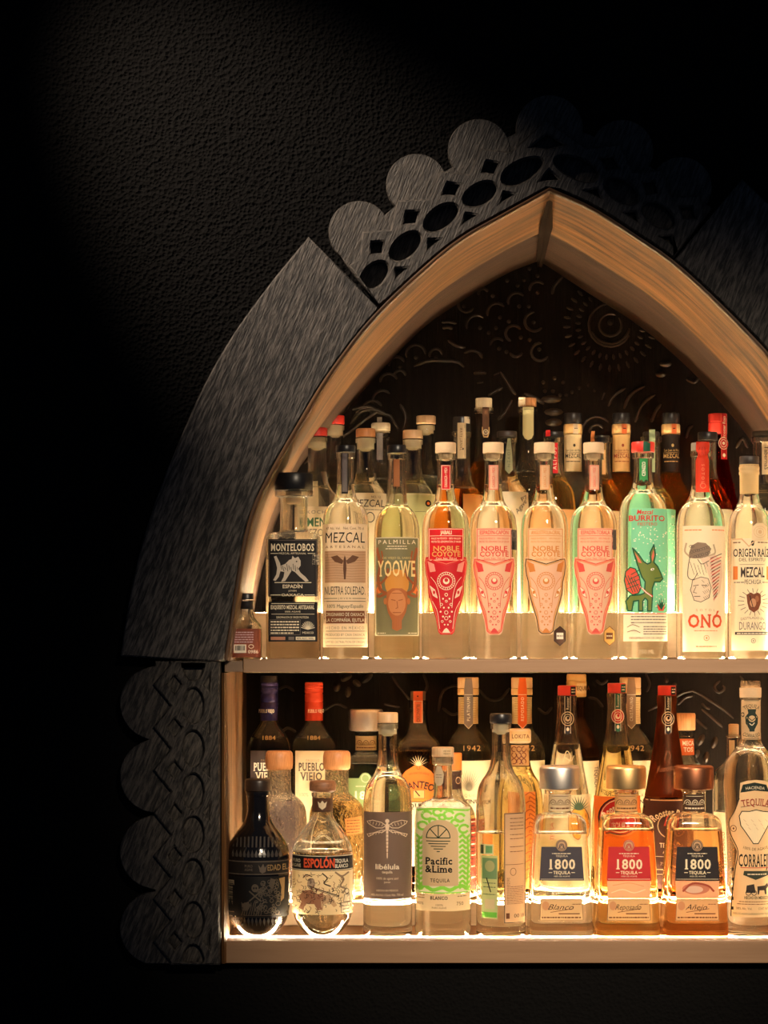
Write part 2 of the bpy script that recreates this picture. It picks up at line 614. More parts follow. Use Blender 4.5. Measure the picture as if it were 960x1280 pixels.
for pts in (((552, 403), (561, 402), (571, 404)), ((553, 410), (560, 409), (566, 411)), ((517, 458), (535, 451), (555, 451), (572, 452), (580, 459)),
            ((580, 441), (590, 438), (599, 441), (603, 448)), ((560, 425), (570, 432), (582, 434)), ((592, 467), (600, 466), (608, 467)), ((596, 479), (604, 478)),
            ((610, 495), (620, 489), (628, 484)), ((625, 465), (632, 475), (640, 488), (645, 493)), ((617, 469), (624, 466)),
            ((760, 508), (765, 497), (773, 490), (782, 485)), ((780, 511), (785, 498), (795, 488), (806, 483)), ((794, 528), (800, 510), (808, 500), (819, 493)),
            ((814, 528), (819, 515), (826, 505)), ((752, 500), (756, 491)), ((857, 548), (861, 536), (866, 532)), ((690, 368), (693, 357), (703, 346)),
            ((438, 530), (450, 515), (470, 512), (485, 520)), ((380, 580), (400, 560), (430, 545), (455, 525), (472, 514), (488, 520), (498, 536)),
            ((440, 512), (456, 508), (470, 511)), ((503, 540), (507, 520), (500, 505)), ((640, 500), (632, 515), (622, 525)), ((655, 492), (668, 497), (680, 505)),
            ((920, 560), (928, 548), (935, 560)), ((930, 585), (940, 600), (938, 615)), ((875, 470), (868, 478), (858, 474))):
    ridge(even(spline(pts, 12), 8) if len(pts) > 2 else pts)
# lower compartment
for x, y, rx, ry, rot in ((433, 847, 8, 4, -0.5), (421, 859, 5, 6, 0.3), (435, 865, 4, 7, 0.1), (459, 848, 9, 4, -0.7), (446, 854, 6, 4, 0.6),
                          (876, 925, 4, 8, 0.5), (893, 928, 4, 8, 0.3), (870, 943, 4, 7, 0.6), (883, 947, 4, 8, 0.2), (833, 851, 3, 3, 0), (843, 856, 3, 3, 0)):
    knob(x, y, rx, ry, -rot)
for pts in (((810, 889), (825, 881), (838, 875), (861, 863), (873, 867), (889, 877), (903, 886), (917, 898)), ((847, 881), (857, 872), (866, 870)),
            ((877, 879), (882, 884), (888, 886)), ((877, 886), (890, 897), (903, 909)), ((870, 899), (877, 906), (884, 911)),
            ((900, 851), (893, 858), (898, 866), (906, 861), (903, 857)), ((490, 845), (498, 857), (510, 872), (520, 885)), ((529, 842), (534, 857), (529, 870)),
            ((548, 890), (553, 865), (568, 857), (580, 862)), ((553, 885), (565, 893), (578, 890)), ((597, 860), (610, 874), (625, 874), (637, 860)),
            ((348, 862), (358, 858), (368, 864)), ((405, 888), (420, 880), (434, 885)), ((352, 915), (360, 910), (370, 915)), ((735, 872), (745, 874), (754, 884)),
            ((672, 885), (682, 892), (690, 884)), ((745, 850), (752, 855), (760, 850)), ((807, 842), (812, 855), (808, 865)), ((925, 845), (935, 860), (948, 878)),
            ((940, 900), (948, 910), (945, 925)), ((480, 880), (490, 882), (500, 884))):
    ridge(even(spline(pts, 24), 10), 1.7)

# ------------------------------------------------------------------ carved boards on the wall
def boards_for(pts):
    return [XZ(x, y, 0.0) for x, y in pts]


arc_out = [(386, 298), (340, 354), (292, 420), (257, 481), (231, 538), (204, 604), (182, 669), (165, 739), (152, 820)]
cut_l = [p for p in fl if p[1] > 384]                        # bottom to the upper cut
poly_l = [(473, 385)] + even(spline(arc_out, 60), 36) + [(215, 824)] + [(281, 827)] + cut_l[1:]
o = board('arch_board', [boards_for(poly_l)], -0.014, 0.0195, M_PANEL, bev=0.0022)
tag(o, 'plain curved charcoal board on the wall left of the arch', 'board')
cut_r = [p for p in fr if p[1] > 327]
poly_r = [(842, 326)] + cut_r + [(1118, 835), (1240, 830)] + [(1390 - x, y - 6) for x, y in reversed(even(spline(arc_out, 60), 36))][:-3] + [(926, 226)]
o = board('arch_board', [boards_for(poly_r)], -0.014, 0.0195, M_PANEL, bev=0.0022)
tag(o, 'plain curved charcoal board in deep shadow right of the arch', 'board')


def pattern(mapf, t0, t1, first, n, lobe_t, clip_ends=True):
    """pierced crest pattern in (t along, d outward) pixels: returns loops of the lobed base and of the pierced overlay"""
    def mp(pts):
        return [XZ(*mapf(t, d), 0.0) for t, d in pts]
    base = [(t1, 2), (t0, 2)]
    base = [(t0 + (t1 - t0) * i / 24, 0.5) for i in range(24, -1, -1)]
    prof = [(t0, 80)]
    step = 2.0
    t = t0
    edge = []
    while t <= t1 + 0.01:
        d = 82.0
        for c in lobe_t:
            q = 46 ** 2 - (t - c) ** 2
            if q > 0:
                d = max(d, 80 + math.sqrt(q))
        edge.append((t, d))
        t += step
    base_loop = mp(base + edge)
    ov = [(t0 + (t1 - t0) * i / 24, 0.5) for i in range(24, -1, -1)]
    teeth = [(t0, 64)]
    holes = []
    for i in range(-1, n + 1):
        c = first + i * 53.4
        for tt, dd in ((c - 26.7, 62), (c, 84)):
            if t0 + 0.5 < tt < t1 - 0.5:
                teeth.append((tt, dd))
        if t0 + 12 < c < t1 - 12:
            holes.append([(c - 11, 57), (c, 66), (c + 11, 57), (c, 48)])
            holes.append([(c - 10.5, 13), (c, 21.5), (c + 10.5, 13)])
        m = c + 26.7
        lo, hi = max(m - 22, t0 + 4), min(m + 22, t1 - 4)
        if hi - lo > 16:
            pts = []
            for a in range(24):
                u = m + 22 * math.cos(a * PI / 12)
                u = min(max(u, lo), hi)
                pts.append((u, 34 + 12.8 * math.sin(a * PI / 12)))
            ded = []
            for q in pts:
                if not ded or math.dist(q, ded[-1]) > 0.7:
                    ded.append(q)
            holes.append(ded)
    teeth.append((t1, 64))
    return base_loop, [mp(ov + teeth)] + [mp(h) for h in holes]


def crest(label, base, over, lobes_px, yb=0.003):
    r = thing('carved_crest', (0, 0, 0), label, 'carved board')
    for i, (x, y, rr) in enumerate(lobes_px):
        dd = 0.0002 * (i % 3 + 1)
        board('lobe', [[XZ(x + rr * math.cos(t * PI / 24), y + rr * math.sin(t * PI / 24)) for t in range(48)]], 0.003 - dd, 0.0195, M_PANEL2, r, bev=0.001)
    board('backing_board', [base], yb, 0.0195, M_PANEL2, r, bev=0.001)
    board('pierced_overlay', over, -0.012, yb - 0.0002, M_PANEL2, r, bev=0.0026)
    return r


lobes = [879 - 826, 970 - 826, 1065 - 826, 1160 - 826]
b_, o_ = pattern(lambda t, d: (276.3 - d, 826 + t), 0, 379, 855 - 826, 8, lobes)
crest('carved charcoal board with lobes and ovals beside the lower shelf', b_, o_, [], -0.0045)
b_, o_ = pattern(lambda t, d: (1114 + d, 826 + t), 0, 379, 855 - 826, 8, lobes)
o = crest('carved charcoal board with lobes and ovals beyond the right jamb', b_, o_, [], -0.0045)

# the crest over the point follows the arch
top_path = [p for p in fl if p[1] < 384] + [p for p in fr if p[1] < 327][1:]
top_path = [(472, 386)] + top_path + [(842, 326)]
top = even(top_path, 120)
LT = sum(math.dist(a, b) for a, b in zip(top, top[1:]))
nrm = []
for i in range(len(top)):
    a, b = top[max(0, i - 1)], top[min(len(top) - 1, i + 1)]
    l = math.dist(a, b)
    nrm.append(((b[1] - a[1]) / l, -(b[0] - a[0]) / l))
for _ in range(60):                                          # let the normals fan out smoothly round the point
    nrm = [nrm[0]] + [tuple((nrm[i - 1][k] + 2 * nrm[i][k] + nrm[i + 1][k]) / 4 for k in (0, 1)) for i in range(1, len(nrm) - 1)] + [nrm[-1]]


def top_map(t, d):
    u = min(max(t / LT, 0), 1) * (len(top) - 1)
    k = min(int(u), len(top) - 2)
    f = u - k
    p = [top[k][j] + (top[k + 1][j] - top[k][j]) * f for j in (0, 1)]
    n = [nrm[k][j] + (nrm[k + 1][j] - nrm[k][j]) * f for j in (0, 1)]
    l = math.hypot(*n)
    return (p[0] + n[0] / l * d, p[1] + n[1] / l * d)


b_, o_ = pattern(top_map, 2.0, LT - 2.0, 50, 9, [])
crest('carved crest of dark lobes and pierced ovals over the arch point', b_, o_,
      [(449, 289, 38.5), (521, 230, 38.5), (599, 187, 39), (687, 160, 42), (778, 188, 39), (852, 234, 38.5)])
# ================================================================== lettering
GLYPH = {}


def _glyph_mesh(s, off):
    cu = bpy.data.curves.new('glyph', 'FONT')
    cu.body = s
    cu.size = 1.0
    cu.offset = off
    cu.resolution_u = 2
    cu.fill_mode = 'FRONT'
    ob = bpy.data.objects.new('glyph', cu)
    me = bpy.data.meshes.new_from_object(ob)
    vs = [(v.co.x, v.co.y) for v in me.vertices]
    me.calc_loop_triangles()
    ts = [tuple(t.vertices) for t in me.loop_triangles]
    bpy.data.objects.remove(ob)
    bpy.data.curves.remove(cu)
    bpy.data.meshes.remove(me)
    return vs, ts


_hv, _ = _glyph_mesh('H', 0)
CAP = max(v[1] for v in _hv)
_w1 = max(v[0] for v in _hv)


def glyph(ch, style):
    """triangles of one character at cap height 1, and its advance"""
    key = (ch, style)
    if key in GLYPH:
        return GLYPH[key]
    off = {'': 0.0, 'b': 0.018, 'x': 0.034, 's': 0.014, 'sb': 0.026, 'l': -0.004}[style]
    if ch == ' ':
        GLYPH[key] = ([], 0.42)
        return GLYPH[key]
    vs, ts = _glyph_mesh(ch, off)
    v2, _ = _glyph_mesh(ch + 'H', 0)
    adv = (max(v[0] for v in v2) - _w1) / CAP
    vs = [(x / CAP, y / CAP) for x, y in vs]
    tris = [[vs[i] for i in t] for t in ts]
    if 's' in style:                                    # slab serifs on every upright stem
        def spans(y):
            iv = []
            for t in tris:
                xs = []
                for (x0, y0), (x1, y1) in zip(t, t[1:] + t[:1]):
                    if (y0 - y) * (y1 - y) < 0:
                        xs.append(x0 + (x1 - x0) * (y - y0) / (y1 - y0))
                if len(xs) >= 2:
                    iv.append([min(xs), max(xs)])
            iv.sort()
            mg = []
            for a in iv:
                if mg and a[0] <= mg[-1][1] + 1e-3:
                    mg[-1][1] = max(mg[-1][1], a[1])
                else:
                    mg.append(a)
            return mg
        ys = [v[1] for v in vs]
        lo, hi = min(ys), max(ys)
        add = []
        for y0, y1, ya, yb in ((lo + 0.02, lo + 0.2, lo, lo + 0.11),) if ch.isdigit() else ((lo + 0.02, lo + 0.2, lo, lo + 0.11), (hi - 0.02, hi - 0.2, hi - 0.11, hi)):
            deep = spans(y1)
            for a, b in spans(y0):
                if b - a < 0.34 and any(abs((c + d) - (a + b)) < 0.16 and abs((d - c) - (b - a)) < 0.08 for c, d in deep):
                    add.append((a - 0.09, b + 0.09, ya, yb))
        for a, b, ya, yb in add:
            tris.append([(a, ya), (b, ya), (b, yb)])
            tris.append([(a, ya), (b, yb), (a, yb)])
        adv += 0.08
    GLYPH[key] = (tris, adv)
    return GLYPH[key]


def tri_poly(pts):
    return [[pts[i] for i in t] for t in tessellate_polygon([[Vector((x, y, 0)) for x, y in pts]])]


def split_tris(tris, mx):
    """cut triangles until none is wider than mx pixels, so that print follows the curve of the glass"""
    out, st = [], list(tris)
    while st:
        t = st.pop()
        xs = [p[0] for p in t]
        if max(xs) - min(xs) <= mx:
            out.append(t)
            continue
        e = max(range(3), key=lambda i: abs(t[i][0] - t[(i + 1) % 3][0]))
        a, b, c = t[e], t[(e + 1) % 3], t[(e + 2) % 3]
        m = ((a[0] + b[0]) / 2, (a[1] + b[1]) / 2)
        st += [[a, m, c], [m, b, c]]
    return out


# ================================================================== bottles
ROW = {'U1': (0.050, ZU), 'U2': (0.218, ZU + HU + 0.0013), 'U3': (0.345, ZU + HU + 0.0013), 'L1': (0.060, ZL), 'L2': (0.218, ZL + HL + 0.001), 'L3': (0.345, ZL + HL + 0.001)}
SEG = 40
GL = glass('bottle_glass', (0.97, 0.97, 0.95), 1.45, 0.12, wave=0.03, wscale=30)


def ring(hw, e, rt, n=SEG):
    out = []
    for i in range(n):
        a = 2 * PI * (i + 0.5) / n
        c, s = math.cos(a), math.sin(a)
        if e > 2.01:
            q = 2.0 / e
            c, s = math.copysign(abs(c) ** q, c), math.copysign(abs(s) ** q, s)
        out.append((hw * c, hw * rt * s))
    return out


class Bottle:
    def __init__(self, name, row, cx, label, group=None, cat='bottle', rot=0.0, Y=None):
        y0, z0 = ROW[row]
        self.Y = y0 if Y is None else Y
        self.k = (D + self.Y) / F
        self.cx = cx
        self.base = HY - (z0 + 0.0012 - CZ) / self.k            # photo row of the foot
        self.o = thing(name, ((cx - CX) * self.k, self.Y, z0 + 0.0012), label, cat, group)
        self.prof = []
        self._c = {}

    def z(self, py):
        return (self.base - py) * self.k

    def _lathe(self, part, secs, mat, close0=True, close1=True, smooth=True, parent=None):
        """secs: (half width px, photo y, exponent, depth ratio) from first to last ring"""
        V, Fc = [], []
        for hw, py, e, rt in secs:
            z = self.z(py)
            V += [(x * self.k, y * self.k, z) for x, y in ring(hw, e, rt)]
        n = SEG
        for j in range(len(secs) - 1):
            for i in range(n):
                a, b = j * n + i, j * n + (i + 1) % n
                Fc.append((a, b, b + n, a + n))
        if close0:
            Fc.append(tuple(reversed(range(n))))
        if close1:
            m = (len(secs) - 1) * n
            Fc.append(tuple(range(m, m + n)))
        ob = mesh_obj(part, V, Fc, mat, parent or self.o)
        me = ob.data
        if smooth:
            me.polygons.foreach_set('use_smooth', [len(p.vertices) == 4 for p in me.polygons])
            me.set_sharp_from_angle(angle=math.radians(50))
        return ob

    def full(self, prof, it=2):
        """complete control points to 4-tuples and round the corners"""
        out = []
        for p in prof:
            p = tuple(p)
            out.append((p[0], p[1], p[2] if len(p) > 2 else 2.0, p[3] if len(p) > 3 else 1.0))
        return chaikin(out, it)

    def glass(self, prof, fill=None, liquid=None, gmat=None, wall=3.0, it=2, heel=3):
        """prof bottom -> lip, photo pixels. Below `fill` the bottle is full (glass and liquid read as one clear mass)."""
        gmat = gmat or GL
        b = self.base
        pr = [(p[0], min(p[1], b)) + tuple(p[2:]) for p in prof]
        pr = self.full(pr, it)
        self.prof.append(pr)
        if fill is None:
            fill = b - 9
            liquid = gmat
        low = [s for s in pr if s[1] > fill]
        up = [s for s in pr if s[1] <= fill]
        cut = self.at(pr, fill)
        low.append(cut)
        up.insert(0, cut)
        if low[0][1] - low[-1][1] > 0.5:
            # foot with a shallow punt
            f = low[0]
            low = [(f[0] * 0.3, f[1] - 2.0, f[2], f[3]), (f[0] * 0.8, f[1] - 1.2, f[2], f[3])] + low
            self._lathe('filled_body' if liquid is not gmat else 'base', low, liquid or gmat)
        # empty part above the liquid: a real wall with an outside and an inside
        inner = []
        for s in reversed(up):
            inner.append((max(1.5, s[0] - wall), s[1], s[2], s[3]))
        inner[0] = (inner[0][0], up[-1][1], inner[0][2], inner[0][3])
        inner[-1] = (inner[-1][0], inner[-1][1] - 0.6, inner[-1][2], inner[-1][3])
        up[0] = (up[0][0], up[0][1] - 0.35, up[0][2], up[0][3])
        self._lathe('glass', up + inner + [up[0]], gmat, False, False)
        return self

    @staticmethod
    def at(pr, py):
        """profile section at photo row py"""
        best = None
        for a, b in zip(pr, pr[1:]):
            lo, hi = min(a[1], b[1]), max(a[1], b[1])
            if lo <= py <= hi:
                t = 0 if hi - lo < 1e-6 else (py - a[1]) / (b[1] - a[1])
                s = tuple(u + (v - u) * t for u, v in zip(a, b))
                s = (s[0], py, s[2], s[3])
                if best is None or s[0] > best[0]:
                    best = s
        if best is None:
            best = min((p for p in pr), key=lambda p: abs(p[1] - py))
            best = (best[0], py, best[2], best[3])
        return best

    def cap(self, part, prof, mat, it=0, parent=None):
        pr = self.full(prof, it)
        self.prof.append(pr)
        return self._lathe(part, pr, mat, parent=parent)

    def plug(self, part, prof, mat):
        """a stopper end inside the neck: not part of the outline"""
        return self._lathe(part, self.full(prof, 0), mat)

    def surf(self, x, py, off):
        dep = 0.0
        key = (round(py * 5), len(self.prof))
        if key not in self._c:
            yy = key[0] / 5
            self._c[key] = [self.at(pr, yy) for pr in self.prof if min(p[1] for p in pr) - 0.11 <= yy <= max(p[1] for p in pr) + 0.11]
        hit = False
        for s in self._c[key]:
            hit = True
            q = min(0.995, abs(x) / max(s[0], 0.1))
            dep = max(dep, s[0] * s[3] * (1 - q ** s[2]) ** (1 / s[2]))
        if not hit:
            s = self.at(self.prof[0], py)
            dep = s[0] * s[3]
        return -(dep * self.k + off)

    def wrap(self, part, items, mats, parent, mx=4.0):
        """items: (triangles in photo px, material index, offset m)"""
        V, Fc, mi = [], [], []
        for tris, m, off in items:
            for t in split_tris(tris, mx):
                (ax, ay), (bx, by), (cx_, cy_) = t
                ar = (bx - ax) * (cy_ - ay) - (cx_ - ax) * (by - ay)
                if abs(ar) < 1e-7:
                    continue
                if ar > 0:
                    t = [t[0], t[2], t[1]]
                i = len(V)
                for px, py in t:
                    x = px - self.cx
                    V.append((x * self.k, self.surf(x, py, off), self.z(py)))
                Fc.append((i, i + 1, i + 2))
                mi.append(m)
        if not V:
            return None
        me_o = mesh_obj(part, V, Fc, mats, parent, midx=mi)
        return me_o

    def label(self, shape, col, part='label', trans=0.38, mat=None, off=0.0005):
        """paper label: shape = (x0, y0, x1, y1) or a polygon in photo px. Returns the Art drawn on it."""
        pts = [(shape[0], shape[1]), (shape[2], shape[1]), (shape[2], shape[3]), (shape[0], shape[3])] if len(shape) == 4 and not isinstance(shape[0], tuple) else list(shape)
        mat = mat or paper('paper_%d_%d_%d_%d' % (*[int(c * 999) for c in col], int(trans * 100)), col, trans)
        tris = tri_poly(pts)
        fine = []
        for t in tris:                                   # also cut tall triangles so that paper follows shoulders
            ys = [p[1] for p in t]
            fine.append(t)
        ob = self.wrap(part, [(cut_rows(fine, 6.0), 0, off)], [mat], self.o, 3.0)
        # weld so that the sheet is one piece
        import bmesh
        bm = bmesh.new()
        bm.from_mesh(ob.data)
        bmesh.ops.remove_doubles(bm, verts=bm.verts, dist=1e-5)
        bm.to_mesh(ob.data)
        bm.free()
        ob.data.polygons.foreach_set('use_smooth', [True] * len(ob.data.polygons))
        return Art(self, ob, off)


def cut_rows(tris, mx):
    return [[(y, x) for x, y in t] for t in split_tris([[(y, x) for x, y in t] for t in tris], mx)]


class Art:
    """print on a label, one mesh per label with one material slot per ink"""

    def __init__(self, bot, lab, off=0.0005):
        self.b, self.o, self.items, self.inks, self.off = bot, lab, [], {}, off

    def _add(self, tris, col, lay):
        if col not in self.inks:
            self.inks[col] = len(self.inks)
        self.items.append((tris, self.inks[col], self.off + 0.00022 * lay))
        return self

    def poly(self, pts, col, lay=1):
        return self._add(tri_poly(pts), col, lay)

    def rect(self, x0, y0, x1, y1, col, lay=1):
        return self._add([[(x0, y0), (x1, y0), (x1, y1)], [(x0, y0), (x1, y1), (x0, y1)]], col, lay)

    def ell(self, cx, cy_, rx, ry, col, lay=1, n=18, rot=0.0):
        c, s = math.cos(rot), math.sin(rot)
        p = [(rx * math.cos(i * 2 * PI / n), ry * math.sin(i * 2 * PI / n)) for i in range(n)]
        p = [(cx + u * c - v * s, cy_ + u * s + v * c) for u, v in p]
        return self._add([[p[0], p[i], p[i + 1]] for i in range(1, n - 1)], col, lay)

    def line(self, pts, w, col, lay=1, closed=False):
        tr = []
        pts = list(pts)
        if closed:
            pts.append(pts[0])
        for (x0, y0), (x1, y1) in zip(pts, pts[1:]):
            l = math.hypot(x1 - x0, y1 - y0)
            if l < 1e-6:
                continue
            nx, ny = -(y1 - y0) / l * w / 2, (x1 - x0) / l * w / 2
            ex, ey = (x1 - x0) / l * w * 0.25, (y1 - y0) / l * w * 0.25
            a, b = (x0 + nx - ex, y0 + ny - ey), (x1 + nx + ex, y1 + ny + ey)
            c, d = (x1 - nx + ex, y1 - ny + ey), (x0 - nx - ex, y0 - ny - ey)
            tr += [[a, b, c], [a, c, d]]
        return self._add(tr, col, lay)

    def curve(self, pts, w, col, lay=1, n=None):
        return self.line(spline(pts, n or 5 * (len(pts) - 1)), w, col, lay)

    def ring(self, cx, cy_, rx, ry, w, col, lay=1, a0=0, a1=360, n=24):
        p = [(cx + rx * math.cos(math.radians(a0 + (a1 - a0) * i / n)), cy_ - ry * math.sin(math.radians(a0 + (a1 - a0) * i / n))) for i in range(n + 1)]
        return self.line(p, w, col, lay)

    def frame(self, x0, y0, x1, y1, w, col, lay=1):
        return self.line([(x0, y0), (x1, y0), (x1, y1), (x0, y1)], w, col, lay, True)

    def txt(self, s, x, y, h, col, w=None, style='', lay=2, rot=0.0, arc=None, align='c', shear=0.0, track=0.0):
        """s with its middle at photo (x, y), cap height h px, fitted to width w px. arc = radius: text bent upwards round a centre below"""
        adv, xs = [], 0.0
        for ch in s:
            g, a = glyph(ch, style)
            adv.append((ch, xs, a))
            xs += a + track
        xs -= track
        kx = (w / xs) if w else h
        tr = []
        x_off = {'c': -xs / 2, 'l': 0.0, 'r': -xs}[align]
        for ch, x0, a in adv:
            g, _ = glyph(ch, style)
            for t in g:
                tr.append([((px + x0 + x_off + shear * (py - 0.5)) * kx, (0.5 - py) * h) for px, py in t])
        if arc:
            t2 = []
            for t in tr:
                q = []
                for u, v in t:
                    if arc > 0:
                        a = u / arc
                        r = arc - v
                        q.append((r * math.sin(a), arc - r * math.cos(a)))
                    else:
                        R = -arc
                        a = u / R
                        r = R + v
                        q.append((r * math.sin(a), r * math.cos(a) - R))
                t2.append(q)
            tr = t2
        c, sn = math.cos(rot), math.sin(rot)
        tr = [[(x + u * c - v * sn, y + u * sn + v * c) for u, v in t] for t in tr]
        return self._add(tr, col, lay)

    def fine(self, x0, x1, y, h, col, lay=2, seed=None):
        """a line of print too small to read: broken dashes of word length"""
        rd = random.Random(int(x0 * 7 + y * 13) if seed is None else seed)
        x = x0
        tr = []
        while x < x1 - 0.5:
            l = min(rd.uniform(1.2, 4.5), x1 - x)
            tr += [[(x, y - h / 2), (x + l, y - h / 2), (x + l, y + h / 2)], [(x, y - h / 2), (x + l, y + h / 2), (x, y + h / 2)]]
            x += l + rd.uniform(0.5, 0.9)
        return self._add(tr, col, lay)

    def bars(self, x0, y0, x1, y1, col, lay=2, n=14):
        """bar code"""
        rd = random.Random(int(x0 + y0))
        st = (x1 - x0) / n
        for i in range(n):
            self.rect(x0 + i * st, y0, x0 + i * st + st * rd.choice((0.35, 0.5, 0.7)), y1, col, lay)
        return self

    def done(self, part='print'):
        if not self.items:
            return self.o
        mats = [paper('ink_%d_%d_%d' % tuple(int(c * 999) for c in col), col, 0.14) for col in self.inks]
        self.b.wrap(part, self.items, mats, self.o, 4.0)
        return self.o
# ------------------------------------------------------------------ bottle materials and shared colours
CORK = plain('cork', (0.62, 0.43, 0.25), 0.7, bump=0.35, scale=900, vary=0.15)
WOODCAP = wood('cap_wood', (0.42, 0.17, 0.06), (0.66, 0.32, 0.13), 'Z', 500, 0.08, 0.45, 0.1)
TANWOOD = wood('tan_cap_wood', (0.58, 0.36, 0.18), (0.72, 0.48, 0.26), 'Z', 500, 0.08, 0.5, 0.1)
BLACKCAP = plain('black_cap', (0.012, 0.011, 0.012), 0.35)
DARKCAP = plain('dark_brown_cap', (0.035, 0.025, 0.02), 0.5)
REDCAP = plain('red_cap', (0.72, 0.045, 0.03), 0.4)
CREAMCAP = plain('cream_stopper', (0.78, 0.66, 0.44), 0.5)
LQ = glass('clear_spirit', (0.99, 0.98, 0.93), 1.40, 0.14)
AMB = glass('amber_spirit', (0.97, 0.66, 0.30), 1.40, 0.14)
PALE = glass('pale_gold_spirit', (0.99, 0.90, 0.62), 1.40, 0.14)
DEEP = glass('deep_amber_spirit', (0.86, 0.42, 0.17), 1.40, 0.25)
EMB = glass('embossed_glass', (0.97, 0.96, 0.93), 1.45, 0.25, wave=0.9, wscale=260)

WH = srgb(246, 236, 214)
CREAM = srgb(236, 220, 188)
TAN = srgb(214, 178, 138)
BLK = srgb(26, 22, 22)
BRN = srgb(110, 66, 40)
GRY = srgb(120, 108, 98)
RED = srgb(206, 44, 44)
SAL = srgb(226, 116, 92)
ORG = srgb(232, 120, 52)
GRN = srgb(58, 150, 84)
MINT = srgb(126, 206, 168)
NAVY = srgb(44, 46, 66)
OLV = srgb(112, 126, 58)
DGR = srgb(26, 84, 60)


def std(b, cx, hw, ybody, ysh, nhw, ylip, lip=1.6, base=None, foot=0.8):
    """profile of a plain round bottle: foot, straight body up to ybody, shoulder to ysh, neck, lip"""
    f = b.base
    return [(hw * foot, f), (hw, f), (hw, f - 6), (hw, ybody + 24), (hw, ybody + 4), (hw * 0.9, ybody - (ybody - ysh) * 0.42),
            (nhw + (hw - nhw) * 0.22, ysh + (ybody - ysh) * 0.25), (nhw + 0.6, ysh - 6), (nhw, ysh - 16), (nhw, ylip + 10),
            (nhw, ylip + 7), (nhw + lip, ylip + 7), (nhw + lip, ylip + 6), (nhw + lip, ylip + 0.5), (nhw + lip, ylip), (nhw - 1, ylip)]


def cork(b, hw, y0, y1, mat=CORK, plug=None, nhw=None, part='cork'):
    """stopper head between photo rows y0 (top) and y1, with its plug down the neck"""
    c = b.cap(part, [(hw - 0.6, y1), (hw, y1 - 0.5), (hw, y0 + 1), (hw - 1, y0)], mat)
    if plug:
        b._lathe('plug', [(nhw * 0.5, plug, 2, 1), (nhw * 0.85, plug - 2, 2, 1), (nhw, plug - 4, 2, 1), (nhw, y1 + 0.2, 2, 1)], mat, parent=c)
    return c


GU1 = 'bottles in the front row of the upper shelf'
GU2 = 'bottles in the middle row of the upper shelf'
GU3 = 'bottles in the back row of the upper shelf'
GL1 = 'bottles in the front row of the lower shelf'
GL2 = 'bottles in the middle row of the lower shelf'
GL3 = 'bottles in the back row of the lower shelf'

# ================================================================== upper shelf, front row
# miniature
b = Bottle('miniature_bottle', 'U1', 308.5, 'tiny square bottle with brown barcode label at left end of upper shelf', GU1, Y=0.036)
b.glass([(17, b.base, 6), (19, b.base, 6), (19, b.base - 3, 6), (19, 786, 6), (18, 781, 5), (11, 774, 3), (8, 768), (8, 762), (8, 756), (9, 755), (9, 750), (8, 750)], 789, LQ, wall=1.6)
b.cap('cap', [(9, 749.5), (9, 742.5), (8.4, 741.6)], BLACKCAP)
b.cap('neck_band', [(8.5, 761.5), (9, 761), (9, 756), (9.4, 751.5)], BLACKCAP)
a = b.label((290.5, 786, 326.5, 821.5), srgb(120, 62, 44), trans=0.3)
for y in (790.5, 793.5, 796.5, 799.5, 802.5):
    a.fine(294, 318, y, 1.3, srgb(200, 180, 190))
a.rect(293.5, 805.5, 309, 816, WH).bars(295, 807, 307.5, 813, BLK)
a.txt('0986', 317.5, 814.5, 4, WH, w=13, style='b')
a.ring(315, 808, 3, 2.2, 0.8, WH)
a.done()

# black-labelled square bottle
b = Bottle('mezcal_bottle', 'U1', 367.3, 'square bottle with black wolf label and broad black stopper', GU1)
SMOKE = glass('smoky_bottle', (0.80, 0.76, 0.70), 1.42, 0.3)
b.glass([(31, b.base, 7), (34, b.base, 7), (34, b.base - 4, 7), (34, 682, 7), (34, 672, 6), (29, 666.5, 5), (18.5, 665.5, 3), (17, 662), (17, 640), (17, 626), (17, 622), (24, 621), (24, 620), (24, 614), (24, 613), (17, 613)], 700, SMOKE)
b.cap('stopper', [(23.6, 613), (24, 612.5), (24, 593.5), (23, 592)], BLACKCAP)
b.plug('plug', [(8, 630), (10, 628), (10, 614)], CORK)
a = b.label((337, 675.5, 397.5, 746), BLK, trans=0.05)
a.txt('MONTELOBOS', 367, 685.5, 8.5, CREAM, w=54, style='sb')
a.txt('MEZCAL ARTESANAL', 367, 693, 2.2, CREAM, w=34)
a.line([(340, 693), (349, 693)], 0.7, CREAM).line([(386, 693), (395, 693)], 0.7, CREAM)
wolf = [(344, 697), (347, 696), (350, 702), (353, 708), (358, 706), (363, 701), (366, 700), (367, 696), (370, 699), (374, 697), (377, 702), (377, 708),
        (374, 712), (377, 717), (383, 722), (387, 727), (383, 728), (376, 722), (370, 716), (366, 714), (363, 719), (358, 727), (353, 728), (356, 722), (357, 716),
        (352, 715), (350, 722), (346, 727), (343, 726), (347, 719), (348, 711), (346, 703)]
a.poly(wolf, srgb(205, 190, 170))
for q in range(9):
    a.line([(352 + q * 2.6, 706 + (q % 3) * 2), (354 + q * 2.4, 713 + (q % 2) * 2)], 0.7, BLK, 2)
a.ell(372, 703, 0.9, 0.9, BLK, 2).line([(345, 729), (390, 729)], 0.8, CREAM)
a.txt('ESPADÍN', 367, 733.8, 4.2, CREAM, w=25, style='b').txt('JOVEN', 367, 739.2, 2, CREAM, w=10)
a.line([(340, 744.3), (352, 744.3)], 0.8, CREAM).line([(382, 744.3), (394, 744.3)], 0.8, CREAM).txt('OAXACA', 367, 744.3, 2.8, CREAM, w=28, style='b')
a.frame(338.2, 676.8, 396.3, 744.8, 0.5, GRY)
a.done()
